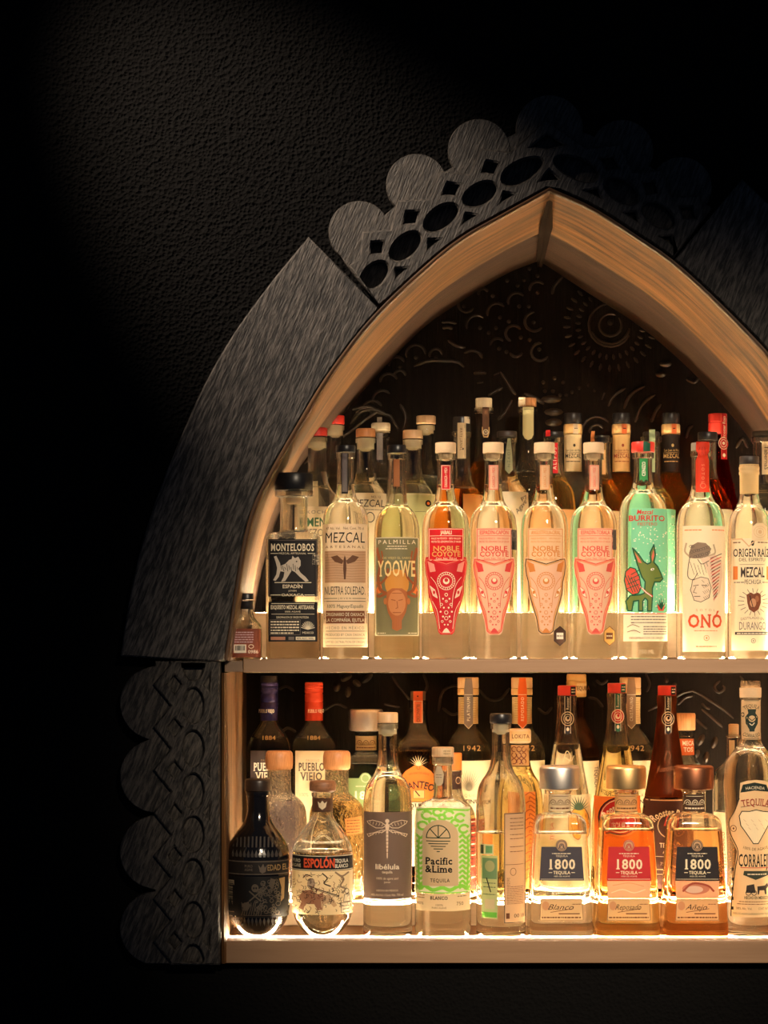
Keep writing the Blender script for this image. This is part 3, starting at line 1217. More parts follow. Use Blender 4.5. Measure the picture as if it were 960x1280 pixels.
a = b.label((337, 753, 397.5, 802), BLK, trans=0.05)
a.txt('EXQUISITO MEZCAL ARTESANAL', 367, 759.5, 4.5, CREAM, w=54, style='sb').line([(341, 755), (394, 755)], 0.6, CREAM)
a.txt('100% AGAVE', 367, 765, 2, CREAM, w=20).line([(341, 768), (394, 768)], 0.5, CREAM)
a.txt('DENOMINACION DE ORIGEN PROTEGIDA', 367, 772, 2.6, CREAM, w=40)
for y in (777.5, 781, 784.5, 788, 791.5):
    a.fine(340, 375 if y < 790 else 368, y, 1.7, CREAM)
a.frame(338.8, 775, 376.5, 793.5, 0.5, GRY)
for q in range(11):
    an = math.radians(15 + 15 * q)
    a.line([(386, 787), (386 - 8.5 * math.cos(an), 787 - 10 * math.sin(an))], 0.8, CREAM)
a.txt('MEXICO', 386, 791, 2.6, CREAM, w=14)
a.rect(340, 796, 358, 800, srgb(190, 130, 100)).rect(362, 796, 369, 800, GRY).rect(371, 796, 395, 800, CREAM).txt('40% ALC. VOL.', 383, 798, 2.4, BLK, w=22)
a.done()
b.label((391.5, 694, 400.8, 707), CREAM, part='seal').fine(393, 399.5, 697, 0.9, GRY).fine(393, 399.5, 700, 0.9, GRY).fine(393, 399.5, 703, 0.9, GRY).done()

# handwritten cream label
b = Bottle('mezcal_bottle', 'U1', 432, 'clear bottle with handwritten cream label, winged figure and black cap', GU1)
b.glass(std(b, 432, 29.3, 652, 617, 10.5, 566), 606, LQ)
b.cap('cap', [(12, 565.5), (12.3, 565), (12.3, 558), (11.8, 557)], BLACKCAP)
b.label((427, 567.5, 435.2, 618), srgb(120, 112, 112), part='neck_strip', trans=0.2).rect(427, 567, 427.8, 618, BLK).rect(434.5, 567, 435.2, 618, BLK).rect(427, 615.5, 435.2, 618, BLK).done()
a = b.label((404, 656, 459.5, 809), srgb(232, 208, 176))
a.txt('47 Alc. Vol.   Net. Cont. 70 cl', 431.5, 661.5, 3.2, BRN, w=47)
a.txt('MEZCAL', 431.5, 673, 12.5, BLK, w=50, track=0.05, shear=0.05)
a.txt('ARTESANAL', 431.5, 684.6, 3, BRN, w=49, track=0.5)
a.rect(406.5, 689.5, 457, 729, srgb(196, 156, 120))
for q in range(12):
    a.line([(407, 691 + q * 3.3), (420, 690.5 + q * 3.3), (440, 691.8 + q * 3.3), (457, 690.8 + q * 3.3)], 0.4, srgb(150, 110, 80), 2)
a.poly([(430, 700), (431.5, 695), (433, 700), (433.5, 712), (432.5, 725), (430.5, 725), (429.5, 712)], srgb(90, 58, 40), 3)
a.poly([(430, 702), (422, 695), (414, 697), (419, 703), (428, 706)], srgb(105, 70, 48), 3).poly([(433, 702), (441, 695), (449, 697), (444, 703), (435, 706)], srgb(105, 70, 48), 3)
a.txt('NUESTRA SOLEDAD.', 431.5, 738.8, 10, srgb(40, 34, 34), w=51)
a.line([(406, 748.5), (422, 748.5)], 0.7, BLK).line([(441, 748.5), (457, 748.5)], 0.7, BLK).txt('JOVEN', 431.5, 748.5, 2, BLK, w=16, track=0.4).line([(406, 752), (457, 752)], 0.7, BLK)
a.txt('100% Maguey/Espadín', 431.5, 758, 4.2, srgb(50, 44, 44), w=46, shear=0.15)
a.rect(405, 763.8, 458.5, 779.5, srgb(118, 68, 40)).txt('ORIGINARIO DE OAXACA', 431.5, 768.3, 4.2, CREAM, w=48).txt('LA COMPAÑIA, EJUTLA', 431.5, 775.3, 4.2, CREAM, w=48)
a.txt('HECHO EN MÉXICO', 431.5, 785, 3.4, GRY, w=48, track=0.3).line([(405, 789), (458, 789)], 0.6, BLK)
a.txt('PRODUCED BY CASA OAXACA', 431.5, 793.5, 3.2, GRY, w=49).line([(405, 798), (458, 798)], 0.6, BLK)
a.txt('LIMITED DISTRIBUTION OF ORIGIN', 431.5, 802.5, 3, GRY, w=49).line([(405, 807), (458, 807)], 0.8, BLK)
a.done()

# antlered man
b = Bottle('mezcal_bottle', 'U1', 496, 'full clear bottle with green label of an antlered man', GU1)
b.glass([(23, b.base), (28.6, b.base), (28.6, b.base - 6), (28.6, 700), (28.6, 668), (27, 652), (22, 640), (14, 633), (12.5, 622), (11.5, 605), (10.5, 590), (10.5, 575), (12, 574), (12, 567), (10, 567)], 632, glass('straw_spirit', (0.99, 0.955, 0.82), 1.40, 0.14))
b.cap('cap', [(11.4, 566.5), (11.7, 566), (11.7, 557.5), (11, 556.5)], BLACKCAP)
b.label((491, 575, 499.5, 609), srgb(150, 92, 52), part='neck_strip', trans=0.35).line([(491.4, 575), (491.4, 609)], 0.7, BLK).done()
a = b.label((469, 672.5, 523.5, 795), srgb(116, 112, 84), trans=0.35)
a.txt('PALMILLA', 496, 678.5, 5, CREAM, w=47, track=0.35)
a.fine(484, 508, 684, 0.9, CREAM).fine(482, 510, 687, 0.9, CREAM).txt('DE VIEJO EL SABIO', 496, 698.3, 2.6, srgb(200, 180, 120), w=36)
a.poly([(470, 727), (476, 728), (478, 740), (471, 744), (469.5, 736)], ORG).poly([(523, 727), (516, 728), (514, 740), (521, 744), (523, 736)], ORG)
a.ell(496, 730, 15, 18, srgb(206, 138, 60), 1)
BRW = srgb(150, 82, 44)
for s in (-1, 1):
    X = lambda v: 496 + s * v
    a.curve([(X(8), 744), (X(20), 738), (X(23), 724), (X(21), 706), (X(25), 686)], 3.6, BRW, 2)
    a.curve([(X(20), 730), (X(13), 722), (X(11), 712)], 2.6, BRW, 2).curve([(X(12), 742), (X(23), 746), (X(26), 740)], 3, BRW, 2)
    a.curve([(X(22), 715), (X(18), 700), (X(19), 690)], 2, BRW, 2)
a.poly([(484, 740), (490, 736), (502, 736), (508, 740), (510, 752), (507, 766), (502, 776), (502, 786), (496, 789), (490, 786), (490, 776), (485, 766), (482, 752)], srgb(172, 98, 52), 3)
a.ell(496, 754, 11, 16, srgb(200, 128, 76), 4).line([(489, 750), (494, 751)], 0.9, BRW, 5).line([(498, 751), (503, 750)], 0.9, BRW, 5)
a.line([(496, 752), (497, 760), (494.5, 761)], 0.8, BRW, 5).line([(491, 766), (501, 766)], 0.9, BRW, 5).line([(490, 742), (502, 742)], 0.7, BRW, 5)
a.ell(481.5, 752, 2, 4, srgb(186, 110, 60), 4).ell(510.5, 752, 2, 4, srgb(186, 110, 60), 4)
a.txt('YOOWE', 496, 711.5, 19, srgb(236, 206, 140), w=47, style='s', lay=6)
a.fine(472, 482, 791.5, 0.9, CREAM).fine(510, 521, 791.5, 0.9, CREAM).frame(469.8, 673.3, 522.7, 794.2, 0.8, CREAM, 6)
a.done()

# four bottles with the animal-mask label
def mask_bottle(cx, label, paper_c, ink, face, head1, seal, outline=None):
    b = Bottle('mezcal_bottle', 'U1', cx, label, GU1)
    b.glass(std(b, cx, 30, 656, 622, 10.6, 567.5, 1.8), 606, LQ)
    cork(b, 13, 553.5, 567, CORK, 576, 8.6)
    dark = ink == paper_c
    a = b.label((cx - 6, 582, cx + 6, 613), paper_c, part='neck_strip')
    i2 = CREAM if face == 'red' else ink
    a.frame(cx - 5.2, 582.8, cx + 5.2, 612.2, 0.6, i2).txt('OAXACA • MEX', cx, 597.5, 3.6, i2, w=25, rot=-PI / 2)
    a.done()
    up = [(cx - 22, 661.5), (cx + 22, 661.5), (cx + 22, 697), (cx + 25, 697), (cx + 26.3, 704), (cx + 25, 718), (cx + 22.5, 728), (cx + 22, 742), (cx + 18, 757), (cx + 13, 773),
          (cx + 10, 790), (cx + 7, 793.5), (cx - 7, 793.5), (cx - 10, 790), (cx - 13, 773), (cx - 18, 757), (cx - 22, 742), (cx - 22.5, 728), (cx - 25, 718), (cx - 26.3, 704), (cx - 25, 697), (cx - 22, 697)]
    a = b.label(up, paper_c if face == 'red' else (srgb(228, 184, 156) if face == 'salmon' else srgb(226, 190, 152)))
    i1 = CREAM if face == 'red' else ink
    a.frame(cx - 21, 662.6, cx + 21, 701, 0.7, i1)
    a.txt(head1, cx, 666.8, 4.6, i1, w=36 if len(head1) > 6 else 14, style='b')
    a.line([(cx - 20, 671), (cx + 20, 671)], 0.6, i1)
    a.txt('MADE IN MEXICO · 100% MAGUEY', cx, 674.3, 2.4, i1, w=37).txt('PROTECTED DENOMINATION OF ORIGIN', cx, 678.3, 2.4, i1, w=37)
    big = srgb(214, 158, 90) if face == 'red' else ink
    a.txt('NOBLE', cx, 686.8, 6, big, w=33, style='b').txt('COYOTE', cx, 693.6, 6, big, w=36, style='b')
    a.txt('Cont. Net. 750 ml', cx, 699, 2.3, i1, w=26)
    fc = i1
    fill = srgb(222, 110, 100) if face == 'red' else (srgb(232, 140, 104) if face == 'salmon' else srgb(214, 160, 104))
    # face outline
    half = [(0, 706), (10, 703), (19, 700), (24, 699.5), (25, 707), (23.5, 719), (21, 729), (20.6, 741), (16.6, 756), (11.8, 772), (8.8, 789), (5, 792)]
    loop = [(cx + x, y) for x, y in half] + [(cx - x, y) for x, y in reversed(half)]
    a.poly(loop, fill if face != 'red' else srgb(204, 40, 44), 1)
    inner = [(cx + x * 0.86, 746 + (y - 746) * 0.93) for x, y in half] + [(cx - x * 0.86, 746 + (y - 746) * 0.93) for x, y in reversed(half)]
    a.poly(inner, srgb(230, 180, 146) if face != 'red' else srgb(196, 30, 38), 2)
    a.line(loop, 0.9, outline or (ink if face != 'red' else SAL), 3, True)
    for s in (-1, 1):
        a.poly([(cx + s * 23, 702), (cx + s * 15, 706), (cx + s * 13, 715), (cx + s * 20, 716)], ink if face != 'red' else srgb(236, 150, 130), 3)
        ey = [(cx + s * 20, 733), (cx + s * 14, 738), (cx + s * 11, 748), (cx + s * 16, 745)]
        a.poly(ey, srgb(248, 222, 190) if face != 'red' else srgb(240, 190, 170), 3).line(ey, 0.7, ink if face != 'red' else CREAM, 4, True)
        a.ell(cx + s * 15, 741, 1.5, 2.2, ink if face != 'red' else RED, 4)
        a.curve([(cx + s * 19, 722), (cx + s * 13, 730), (cx + s * 9, 742), (cx + s * 7, 760)], 0.6, fc, 4)
        a.curve([(cx + s * 17, 752), (cx + s * 11, 765), (cx + s * 8, 786)], 0.6, fc, 4)
    a.ring(cx, 727, 11, 11, 0.6, fc, 4).ring(cx, 727, 8, 8, 0.6, fc, 4)
    for q in range(22):
        an = q * 2 * PI / 22
        a.line([(cx + 8.5 * math.cos(an), 727 + 8.5 * math.sin(an)), (cx + 10.6 * math.cos(an), 727 + 10.6 * math.sin(an))], 0.6, fc, 4)
    a.ell(cx, 727, 4, 4, ink if face != 'red' else CREAM, 4).ell(cx, 725.8, 2.4, 2.4, srgb(245, 210, 170) if face != 'red' else srgb(190, 40, 40), 5)
    for x, y, r in ((0, 744, 1.8), (-4, 749, 1.1), (4, 749, 1.1), (0, 752, 1.3), (-6, 756, 1.5), (6, 756, 1.5), (-3, 760, 1.1), (3, 760, 1.1), (-7, 765, 1.2), (7, 765, 1.2),
                    (0, 766, 2.2), (-4, 771, 1.2), (4, 771, 1.2), (0, 773, 2.2), (-5, 777, 1.3), (5, 777, 1.3), (-2, 781, 1.0), (2, 781, 1.0)):
        if r > 1.25:
            a.ring(cx + x, y, r, r, 0.6, fc, 4, n=10)
        else:
            a.ell(cx + x, y, r, r, fc, 4, 8)
    a.poly([(cx - 5, 791), (cx - 2.5, 787), (cx, 785), (cx + 2.5, 787), (cx + 5, 791)], ink if face != 'red' else CREAM, 4)
    a.done()
    if seal:
        sx = cx + 17.5
        hx = [(sx + 8.5 * math.cos(PI / 2 + q * PI / 3), 795 + 12 * math.sin(PI / 2 + q * PI / 3)) for q in range(6)]
        s = b.label(hx, seal, part='seal', trans=0.2, off=0.0022)
        s.line(hx, 0.9, BLK if seal[0] < 0.3 else BRN, 1, True).rect(sx - 4.5, 791, sx + 4.5, 799, WH if seal[0] < 0.3 else BRN).fine(sx - 4, sx + 4, 795, 1.2, BRN if seal[0] < 0.3 else CREAM)
        s.done()
    return b


mask_bottle(557, 'clear bottle with the red animal-mask label', srgb(200, 34, 40), RED, 'red', 'JABALI', None)
b = mask_bottle(616.5, 'clear bottle with red-on-cream animal-mask label right of the red-labelled one', srgb(226, 178, 150), srgb(214, 70, 66), 'salmon', 'ESPADÍN-CAPÓN', None)
b.label((638, 663, 645.5, 688), srgb(70, 60, 58), part='seal', trans=0.1).ring(641.5, 669, 2.5, 4, 0.6, GRY).rect(639, 677, 645, 687, srgb(30, 28, 28)).done()
b = mask_bottle(680.5, 'clear bottle with black-outlined orange animal-mask label and dark hexagon seal', srgb(222, 182, 144), srgb(206, 128, 62), 'orange', 'ANGUSTIFOLIA-CIRIAL', srgb(70, 46, 36), BLK)
b = mask_bottle(742, 'clear bottle with red-on-cream animal-mask label and gold hexagon seal', srgb(226, 178, 150), srgb(218, 84, 72), 'salmon', 'ESPADÍN-TOBALÁ', srgb(210, 160, 84))
b.label((763, 663, 769, 688), srgb(70, 60, 58), part='seal', trans=0.1).done()

# donkey
b = Bottle('mezcal_bottle', 'U1', 803.8, 'clear bottle with mint label of an olive donkey and red cap', GU1)
b.glass(std(b, 803.8, 30.5, 642, 606, 11.3, 566, 2.4), 604, LQ)
b.cap('cap', [(14, 565.5), (14.5, 565), (14.5, 554), (13.8, 552.8)], REDCAP)
a = b.label((802.5, 552.9, 811.5, 565.3), DGR, part='cap_stripe', trans=0.1)
a.done()
a = b.label([(798, 574), (808.5, 574), (808.5, 602), (806, 600), (803.3, 603), (800.5, 600), (798, 602)], GRN, part='neck_strip')
a.txt('CENIZO', 803.3, 587, 4.2, WH, w=18, rot=-PI / 2, style='b').done()
a = b.label((786.5, 637, 833, 766), MINT)
rd = random.Random(4)
for q in range(150):
    x, y = rd.uniform(788, 832), rd.uniform(660, 763)
    a.ell(x, y, rd.uniform(0.5, 1.2), rd.uniform(0.5, 1.0), WH, 1, 6)
a.done()
a = b.label([(774.5, 640), (775, 639.5), (833, 639.5), (833.2, 640)], MINT, part='top_print', off=0.0007) if False else None
a = b.label((777.5, 766.5, 833.5, 801.5), srgb(238, 226, 200))
a.line([(778, 767.5), (833.4, 767.5)], 1.0, RED)
for y in (771, 774.6, 778.5, 783.5, 786.5, 789.5, 792.5):
    a.fine(786 if y < 780 else 801, 831, y, 1.3, GRY)
a.curve([(782, 784), (788, 781), (796, 784)], 0.7, BRN, 2).curve([(782, 790), (790, 788), (797, 791)], 0.7, BRN, 2).txt('DENOMINACION DE ORIGEN', 806, 797.5, 2.6, BRN, w=44)
a.done()
pic = b.label((777, 638, 833, 660), MINT, part='title', off=0.0009, mat=glass('clear_varnish', (0.99, 0.99, 0.99), 1.1, 0.9))
pic.txt('Mezcal', 803, 641.5, 5.5, RED, w=20, style='b', shear=0.2).txt('BURRITO', 806, 649.2, 6.6, RED, w=46, style='b').txt('FIESTERO', 806, 656.5, 3.8, RED, w=25)
don = [(780, 752), (785, 745), (797, 744), (802, 742), (803, 728), (799, 722), (794, 708), (789, 691), (788, 686), (795, 694), (801, 703), (806, 706), (810, 704), (809, 692), (814, 682),
       (816, 694), (814, 704), (819, 709), (823, 717), (826, 724), (822, 728), (815, 728), (812, 736), (812, 748), (811, 764), (806, 764), (806, 751), (803, 748), (800, 752), (800, 764),
       (795, 764), (795, 751), (789, 752), (787, 764), (782.5, 764), (781, 756)]
pic.poly(don, OLV, 2).line(don, 1.6, DGR, 3, True)
pic.poly([(790, 691), (795, 698), (799, 705), (795, 704)], SAL, 3).poly([(813.5, 688), (814.5, 696), (812, 703), (811, 697)], SAL, 3)
pic.ell(812, 712.5, 2.4, 1.4, WH, 4, rot=-0.3).ell(812.3, 712.5, 0.9, 0.9, BLK, 5).line([(815, 724), (825, 722)], 0.9, DGR, 4)
pack = [(780, 715), (785, 710), (791, 712), (796, 722), (798, 735), (795, 742), (788, 744), (781, 738), (778.5, 726)]
pic.poly(pack, srgb(214, 84, 66), 4).line(pack, 1.3, DGR, 5, True)
for q in range(4):
    pic.line([(779 + q * 3.5, 718 + q * 2), (788 + q * 3, 741 - q * 0.5)], 0.9, DGR, 5).line([(780 + q * 2, 737 - q * 6), (795 + q * 0.5, 731 - q * 6)], 0.9, DGR, 5)
pic.line([(796, 733), (804, 741), (812, 746)], 2.2, RED, 4).line([(797, 734), (804, 741), (811, 746)], 1, WH, 5)
for q in range(7):
    an = math.radians(20 + 23 * q)
    pic.poly([(824 - 2, 764), (824 - 8 * math.cos(an), 764 - 17 * math.sin(an)), (826, 764)], DGR, 2)
pic.poly([(818, 755), (824, 763), (829, 755), (827, 764), (820, 764)], srgb(214, 84, 66), 4)
pic.done()
e = b.label((794, 811, 816, 818), WH, part='embossing', off=0.0006, mat=MATS['clear_varnish'])
e.txt('750 ML', 805, 814.5, 5, srgb(225, 205, 170), w=20).done()

# horned head with red ribbon
b = Bottle('mezcal_bottle', 'U1', 876, 'clear bottle with cream horned-head label and red neck ribbon', GU1)
b.glass(std(b, 876, 30.5, 652, 617, 11.3, 564, 1.8), 608, LQ)
b.cap('stopper', [(11.5, 564), (12.2, 563.5), (12.2, 555), (11.5, 553.7)], plain('grey_stopper', (0.26, 0.22, 0.17), 0.45))
a = b.label([(868.5, 553), (885, 553.2), (886, 558), (885, 565), (883, 569), (885, 576), (885.5, 616), (868.3, 616), (868.3, 577), (871, 569), (868.5, 564)], srgb(226, 66, 40), part='ribbon', trans=0.4, off=0.0015)
a.txt('SOTOL', 877, 593, 3.6, srgb(245, 150, 110), w=24, rot=PI / 2, track=0.5).ring(877, 608, 3.4, 3, 0.5, srgb(245, 150, 110))
for q in range(6):
    a.line([(870 + q * 2.6, 570), (873 + q * 1.5, 560 + (q % 2) * 4)], 0.5, srgb(160, 34, 24), 2)
a.done()
a = b.label((851, 658.5, 904.8, 814.5), srgb(240, 222, 192))
a.fine(853, 874, 663.8, 1.2, ORG).fine(886, 903, 663.8, 1.2, ORG)
GI = srgb(96, 84, 74)
a.poly([(858, 692), (861, 683), (868, 679), (878, 680), (885, 687), (881, 697), (872, 699), (863, 699), (858, 698)], srgb(140, 118, 98))
for q in range(16):
    a.ring(860 + (q * 7 % 24), 684 + (q * 5 % 14), 1.8, 1.5, 0.5, GI, 2, n=8)
a.curve([(858, 696), (853.5, 690), (855, 680)], 2, srgb(190, 165, 135), 1).curve([(882, 696), (890, 692), (888, 682)], 2, srgb(190, 165, 135), 1)
a.curve([(859, 697), (857, 710), (857, 722), (863, 725), (868, 717)], 0.9, GI, 2).curve([(868, 700), (873, 706), (882, 702)], 0.9, GI, 2)
a.poly([(871, 699), (890, 694), (899, 702), (900, 720), (897, 740), (888, 753), (886, 735), (880, 715)], srgb(226, 196, 168))
for q in range(13):
    y = 699 + q * 4.1
    a.line([(884 + q * 0.4, y), (899 - q * 0.5, y - 6)], 1.0, RED if q % 2 else GI, 2).line([(883 + q * 0.4, y + 2), (891 + q * 0.1, y - 3)], 0.7, GI if q % 2 else RED, 2)
face = [(862, 726), (872, 722), (881, 724), (885, 735), (882, 748), (872, 753), (864, 751), (861, 742), (859.5, 738), (861, 733)]
a.poly(face, srgb(228, 202, 172), 1).line(face, 0.8, GI, 2, True)
a.line([(863, 733), (869, 732)], 0.9, GI, 2).line([(873, 732), (880, 733)], 0.9, GI, 2).line([(864, 746), (871, 746)], 0.9, GI, 2).line([(866, 734), (863, 741), (867, 742)], 0.7, GI, 2)
for q in range(14):
    a.line([(859 + q * 1.5, 703 + (q * 5 % 13)), (861 + q * 1.5, 709 + (q * 5 % 13))], 0.5, GI, 2)
    a.line([(873 + q * 0.7, 726 + (q * 7 % 22)), (876 + q * 0.6, 729 + (q * 7 % 22))], 0.45, GI, 3)
a.txt('SOTOL', 878, 763, 2.8, srgb(200, 150, 110), w=24, track=0.7)
a.txt('ONÓ', 878.5, 776.5, 15.5, srgb(214, 82, 44), w=44, style='sb')
a.fine(864, 893, 788.5, 0.9, ORG).ring(879, 797.5, 3.2, 3.2, 0.6, ORG).ell(879, 797.5, 1, 1.4, ORG, 2).fine(866, 892, 808, 1.1, ORG)
a.done()

# agave-heart label
b = Bottle('mezcal_bottle', 'U1', 936.5, 'clear bottle with cream brown-heart label and cream neck foil, rightmost on upper shelf', GU1)
b.glass(std(b, 936.5, 27, 660, 622, 10.6, 582, 1.4), 618, LQ)
b.cap('cap', [(11.5, 580.5), (12, 580), (12, 571.5), (11.4, 570.5)], DARKCAP)
b.cap('neck_foil', [(11.3, 617.5), (11.6, 617), (11.8, 594), (12.7, 593), (12.7, 590), (12.1, 589), (12.7, 587), (12.7, 584), (12, 583), (12, 580.8)], paper('cream_foil', srgb(230, 196, 140), 0.3))
b.label([(935.5, 660), (942, 655), (950, 655), (956.5, 660), (956.5, 677), (935.5, 677)], srgb(228, 206, 172), part='seal', off=0.0008).ring(946, 666, 8, 7, 0.6, TAN).ring(946, 666, 5, 4.5, 0.6, TAN).ell(946, 666, 2.5, 2.5, TAN).done()
a = b.label((912.5, 674, 960.5, 813), srgb(238, 220, 188))
a.poly([(913, 674), (924, 674), (932, 683), (941, 674), (960, 674), (960, 675.5), (942, 675.5), (932, 685), (923, 675.5), (913, 675.5)], TAN)
a.fine(914, 922, 679, 1.3, BRN).fine(943, 958, 679, 1.3, BRN).ell(936.5, 680, 2, 3.4, BLK)
a.txt('ORIGEN RAÍZ', 936.5, 691.8, 9.5, srgb(44, 38, 38), w=45, style='s').txt('DEL ESPIRITU', 936.5, 700.3, 4, srgb(60, 50, 46), w=33)
a.rect(914, 708.5, 919, 725, srgb(222, 128, 62)).rect(955, 708.5, 960, 725, srgb(222, 128, 62)).line([(921, 706.5), (952, 706.5)], 0.5, GRY)
a.txt('MEZCAL', 937, 716, 12, srgb(66, 56, 52), w=30, style='b').txt('PECHUGA', 937, 728, 5.5, srgb(70, 60, 56), w=21).fine(915, 926, 728.5, 1.2, GRY).fine(949, 959, 728.5, 1.2, GRY)
for q in range(18):
    an = q * PI / 9 + 0.1
    a.line([(938 + 12 * math.cos(an), 753 + 12 * math.sin(an)), (938 + 19 * math.cos(an), 753 + 17 * math.sin(an))], 0.8, GRY)
a.poly([(929, 744), (934, 741), (938, 743), (943, 741), (947, 744), (947, 754), (944, 762), (938, 766), (932, 762), (930, 754)], srgb(120, 66, 40), 2)
a.ell(937, 754, 4, 5.5, srgb(196, 140, 100), 3).ell(942, 749, 2.4, 4, srgb(160, 100, 66), 3).line([(933, 745), (937, 760)], 0.9, BLK, 4)
a.txt('DESTILADO EN', 937, 772.5, 3, GRY, w=30, arc=60).txt('DURANGO', 937, 782.5, 9.5, srgb(120, 110, 104), w=34).rect(916, 790, 959, 793.5, srgb(50, 44, 44)).fine(918, 957, 791.8, 1.3, CREAM, 3)
a.ring(937.5, 801, 2.6, 2.6, 0.7, GRY).ell(937.5, 801, 1, 1, GRY)
a.done()

# ================================================================== upper shelf, middle row
ROUND2 = lambda b, hw, yb, ys, n, yl, lp=1.5: std(b, 0, hw, yb, ys, n, yl, lp)

b = Bottle('mezcal_bottle', 'U2', 396.5, 'red-capped bottle with cream and green lettering just behind the square black-label bottle', GU2)
b.glass(ROUND2(b, 28, 634, 600, 11.5, 546), 590, LQ)
cork(b, 12.7, 535, 545.5, REDCAP)
b.plug('plug', [(4, 563), (9, 560), (10, 556), (10, 547)], CREAMCAP)
a = b.label((370, 634.5, 421, 775), CREAM)
a.txt('KOCH', 396, 641.5, 4.2, GRY, w=24, track=0.2).txt('MEN', 396.5, 654, 10.5, srgb(58, 96, 66), w=25, style='b').txt('MEZCAL', 397, 667, 9, srgb(110, 100, 90), w=34)
a.done()
b = Bottle('mezcal_bottle', 'U2', 457, 'wood-corked bottle with cream handwritten label behind the winged-figure bottle', GU2)
b.glass(ROUND2(b, 28, 628, 596, 11, 547), 592, LQ)
cork(b, 12.3, 536, 547, WOODCAP)
b.plug('plug', [(5, 564), (9, 561), (10, 557), (10, 548)], CREAMCAP)
a = b.label((431, 617.5, 483, 775), srgb(232, 216, 184))
a.txt('NO. 12', 470, 622.5, 3, BRN, w=12).txt('MEZCAL', 461, 630.5, 9, srgb(50, 44, 42), w=40, shear=0.08).fine(446, 480, 638.5, 1, GRY).txt('KO', 451.5, 651, 7, srgb(110, 90, 70), w=11).ring(463, 648, 5, 6, 1, BLK)
a.done()
b = Bottle('mezcal_bottle', 'U2', 516, 'cork-topped bottle with pale green label behind the antlered-man bottle', GU2)
b.glass(ROUND2(b, 29, 630, 594, 11, 549), 600, LQ, gmat=GL)
cork(b, 12.6, 538, 549, TANWOOD)
b.plug('plug', [(5, 562.5), (9, 560), (10, 556), (10, 550)], CREAMCAP)
a = b.label((488, 618, 544, 775), srgb(196, 196, 140))
a.line([(490, 619.5), (543, 619.5)], 0.8, CREAM).ell(535, 630.5, 3.8, 4.2, BLK).ell(535, 630.5, 1.8, 2, ORG, 2)
for q in range(12):
    a.ell(519 + q * 1.4, 641, 0.5, 0.5, BLK, 2, 6)
a.line([(500, 632), (504, 624), (508, 634)], 0.7, srgb(230, 225, 180))
a.done()
b = Bottle('mezcal_bottle', 'U2', 577, 'dark-capped bottle with cream paper strip down its neck, behind red mask label', GU2)
b.glass(ROUND2(b, 28, 634, 596, 10.6, 540), 612, AMB)
b.cap('cap', [(10.8, 539.5), (11, 539), (11, 523), (10.5, 521.5)], BLACKCAP)
b.label((580, 521.6, 587, 530), CREAM, part='cap_seal', trans=0.2).done()
b.label((571.5, 529.5, 582, 574), srgb(226, 202, 160), part='neck_strip', off=0.0012).txt('ARTESANAL', 576, 550, 3, BRN, w=28, rot=PI / 2, track=0.2).ell(578.5, 562, 0.9, 1.2, BLK).line([(580.5, 532), (580.5, 573)], 0.4, GRY).done()
b.label((578, 619, 603, 775), srgb(222, 170, 104)).done()
b = Bottle('mezcal_bottle', 'U2', 633.5, 'dark-capped bottle with grey-green neck strip behind the red-on-cream mask', GU2)
b.glass(ROUND2(b, 28.5, 630, 592, 11, 547, 1.8), 590, LQ)
b.cap('cap', [(12.3, 547), (12.6, 546.5), (12.6, 540.5), (12, 539.5)], DARKCAP)
b.label([(634, 549), (637.5, 549), (639.5, 566), (640.5, 588), (635.5, 593.5), (630.5, 588), (631.5, 566)], srgb(150, 150, 116), part='neck_strip', off=0.001).txt('JOVEN', 635.5, 574, 3.4, srgb(90, 96, 76), w=22, rot=PI / 2, track=0.3).done()
a = b.label((607, 616, 660, 775), srgb(236, 222, 190))
a.txt('Agave', 650, 634, 5.5, BLK, w=20, rot=-0.9, shear=0.3).txt('P7', 654, 624, 5, BLK, w=9, rot=-0.5).done()
b = Bottle('mezcal_bottle', 'U2', 692, 'black-capped bottle with red lettered neck strip behind the orange mask', GU2)
b.glass(ROUND2(b, 28, 628, 588, 11, 546.5, 1.6), 596, PALE)
b.cap('cap', [(12, 546.5), (12.4, 546), (12.4, 541), (11.8, 540)], BLACKCAP)
b.label((681.5, 538.7, 687, 546.2), RED, part='cap_seal', trans=0.2).done()
b.label((688.5, 554.5, 696.5, 592.5), srgb(214, 34, 44), part='neck_strip').txt('ALIPÚS', 692.5, 574, 4.4, WH, w=28, rot=-PI / 2, track=0.3).done()
b.label((666, 638, 718, 775), srgb(226, 176, 122)).done()
b = Bottle('mezcal_bottle', 'U2', 751.5, 'uncapped-looking amber bottle with thick glass lip behind gold-sealed mask bottle', GU2)
b.o['label'] = 'amber bottle with thick glass lip behind the gold-sealed mask bottle'
b.glass(ROUND2(b, 28, 632, 592, 11, 547, 2.2), 600, AMB)
b.cap('stopper', [(9, 553), (9, 548), (10.5, 546.8), (10.5, 545)], BLACKCAP)
b.label((738.2, 540, 742.5, 552), srgb(230, 150, 90), part='neck_strip').done()
b.label((742, 563, 756, 594), srgb(224, 178, 118), part='neck_label').fine(744, 754, 575, 1, BRN).done()
b.label((726, 640, 777, 775), srgb(230, 205, 160)).done()
b = Bottle('mezcal_bottle', 'U2', 814, 'bottle with mint label and pale green neck strip behind the donkey bottle', GU2)
b.glass(ROUND2(b, 30, 640, 600, 11, 546, 2.2), 612, PALE)
b.cap('stopper', [(9, 552), (9, 547), (10.5, 545.6), (10.5, 541), (9.5, 540)], DARKCAP)
b.label((810, 538, 817.5, 591), srgb(170, 190, 150), part='neck_strip', off=0.0012).done()
a = b.label((786, 637.5, 844, 775), MINT)
rd = random.Random(9)
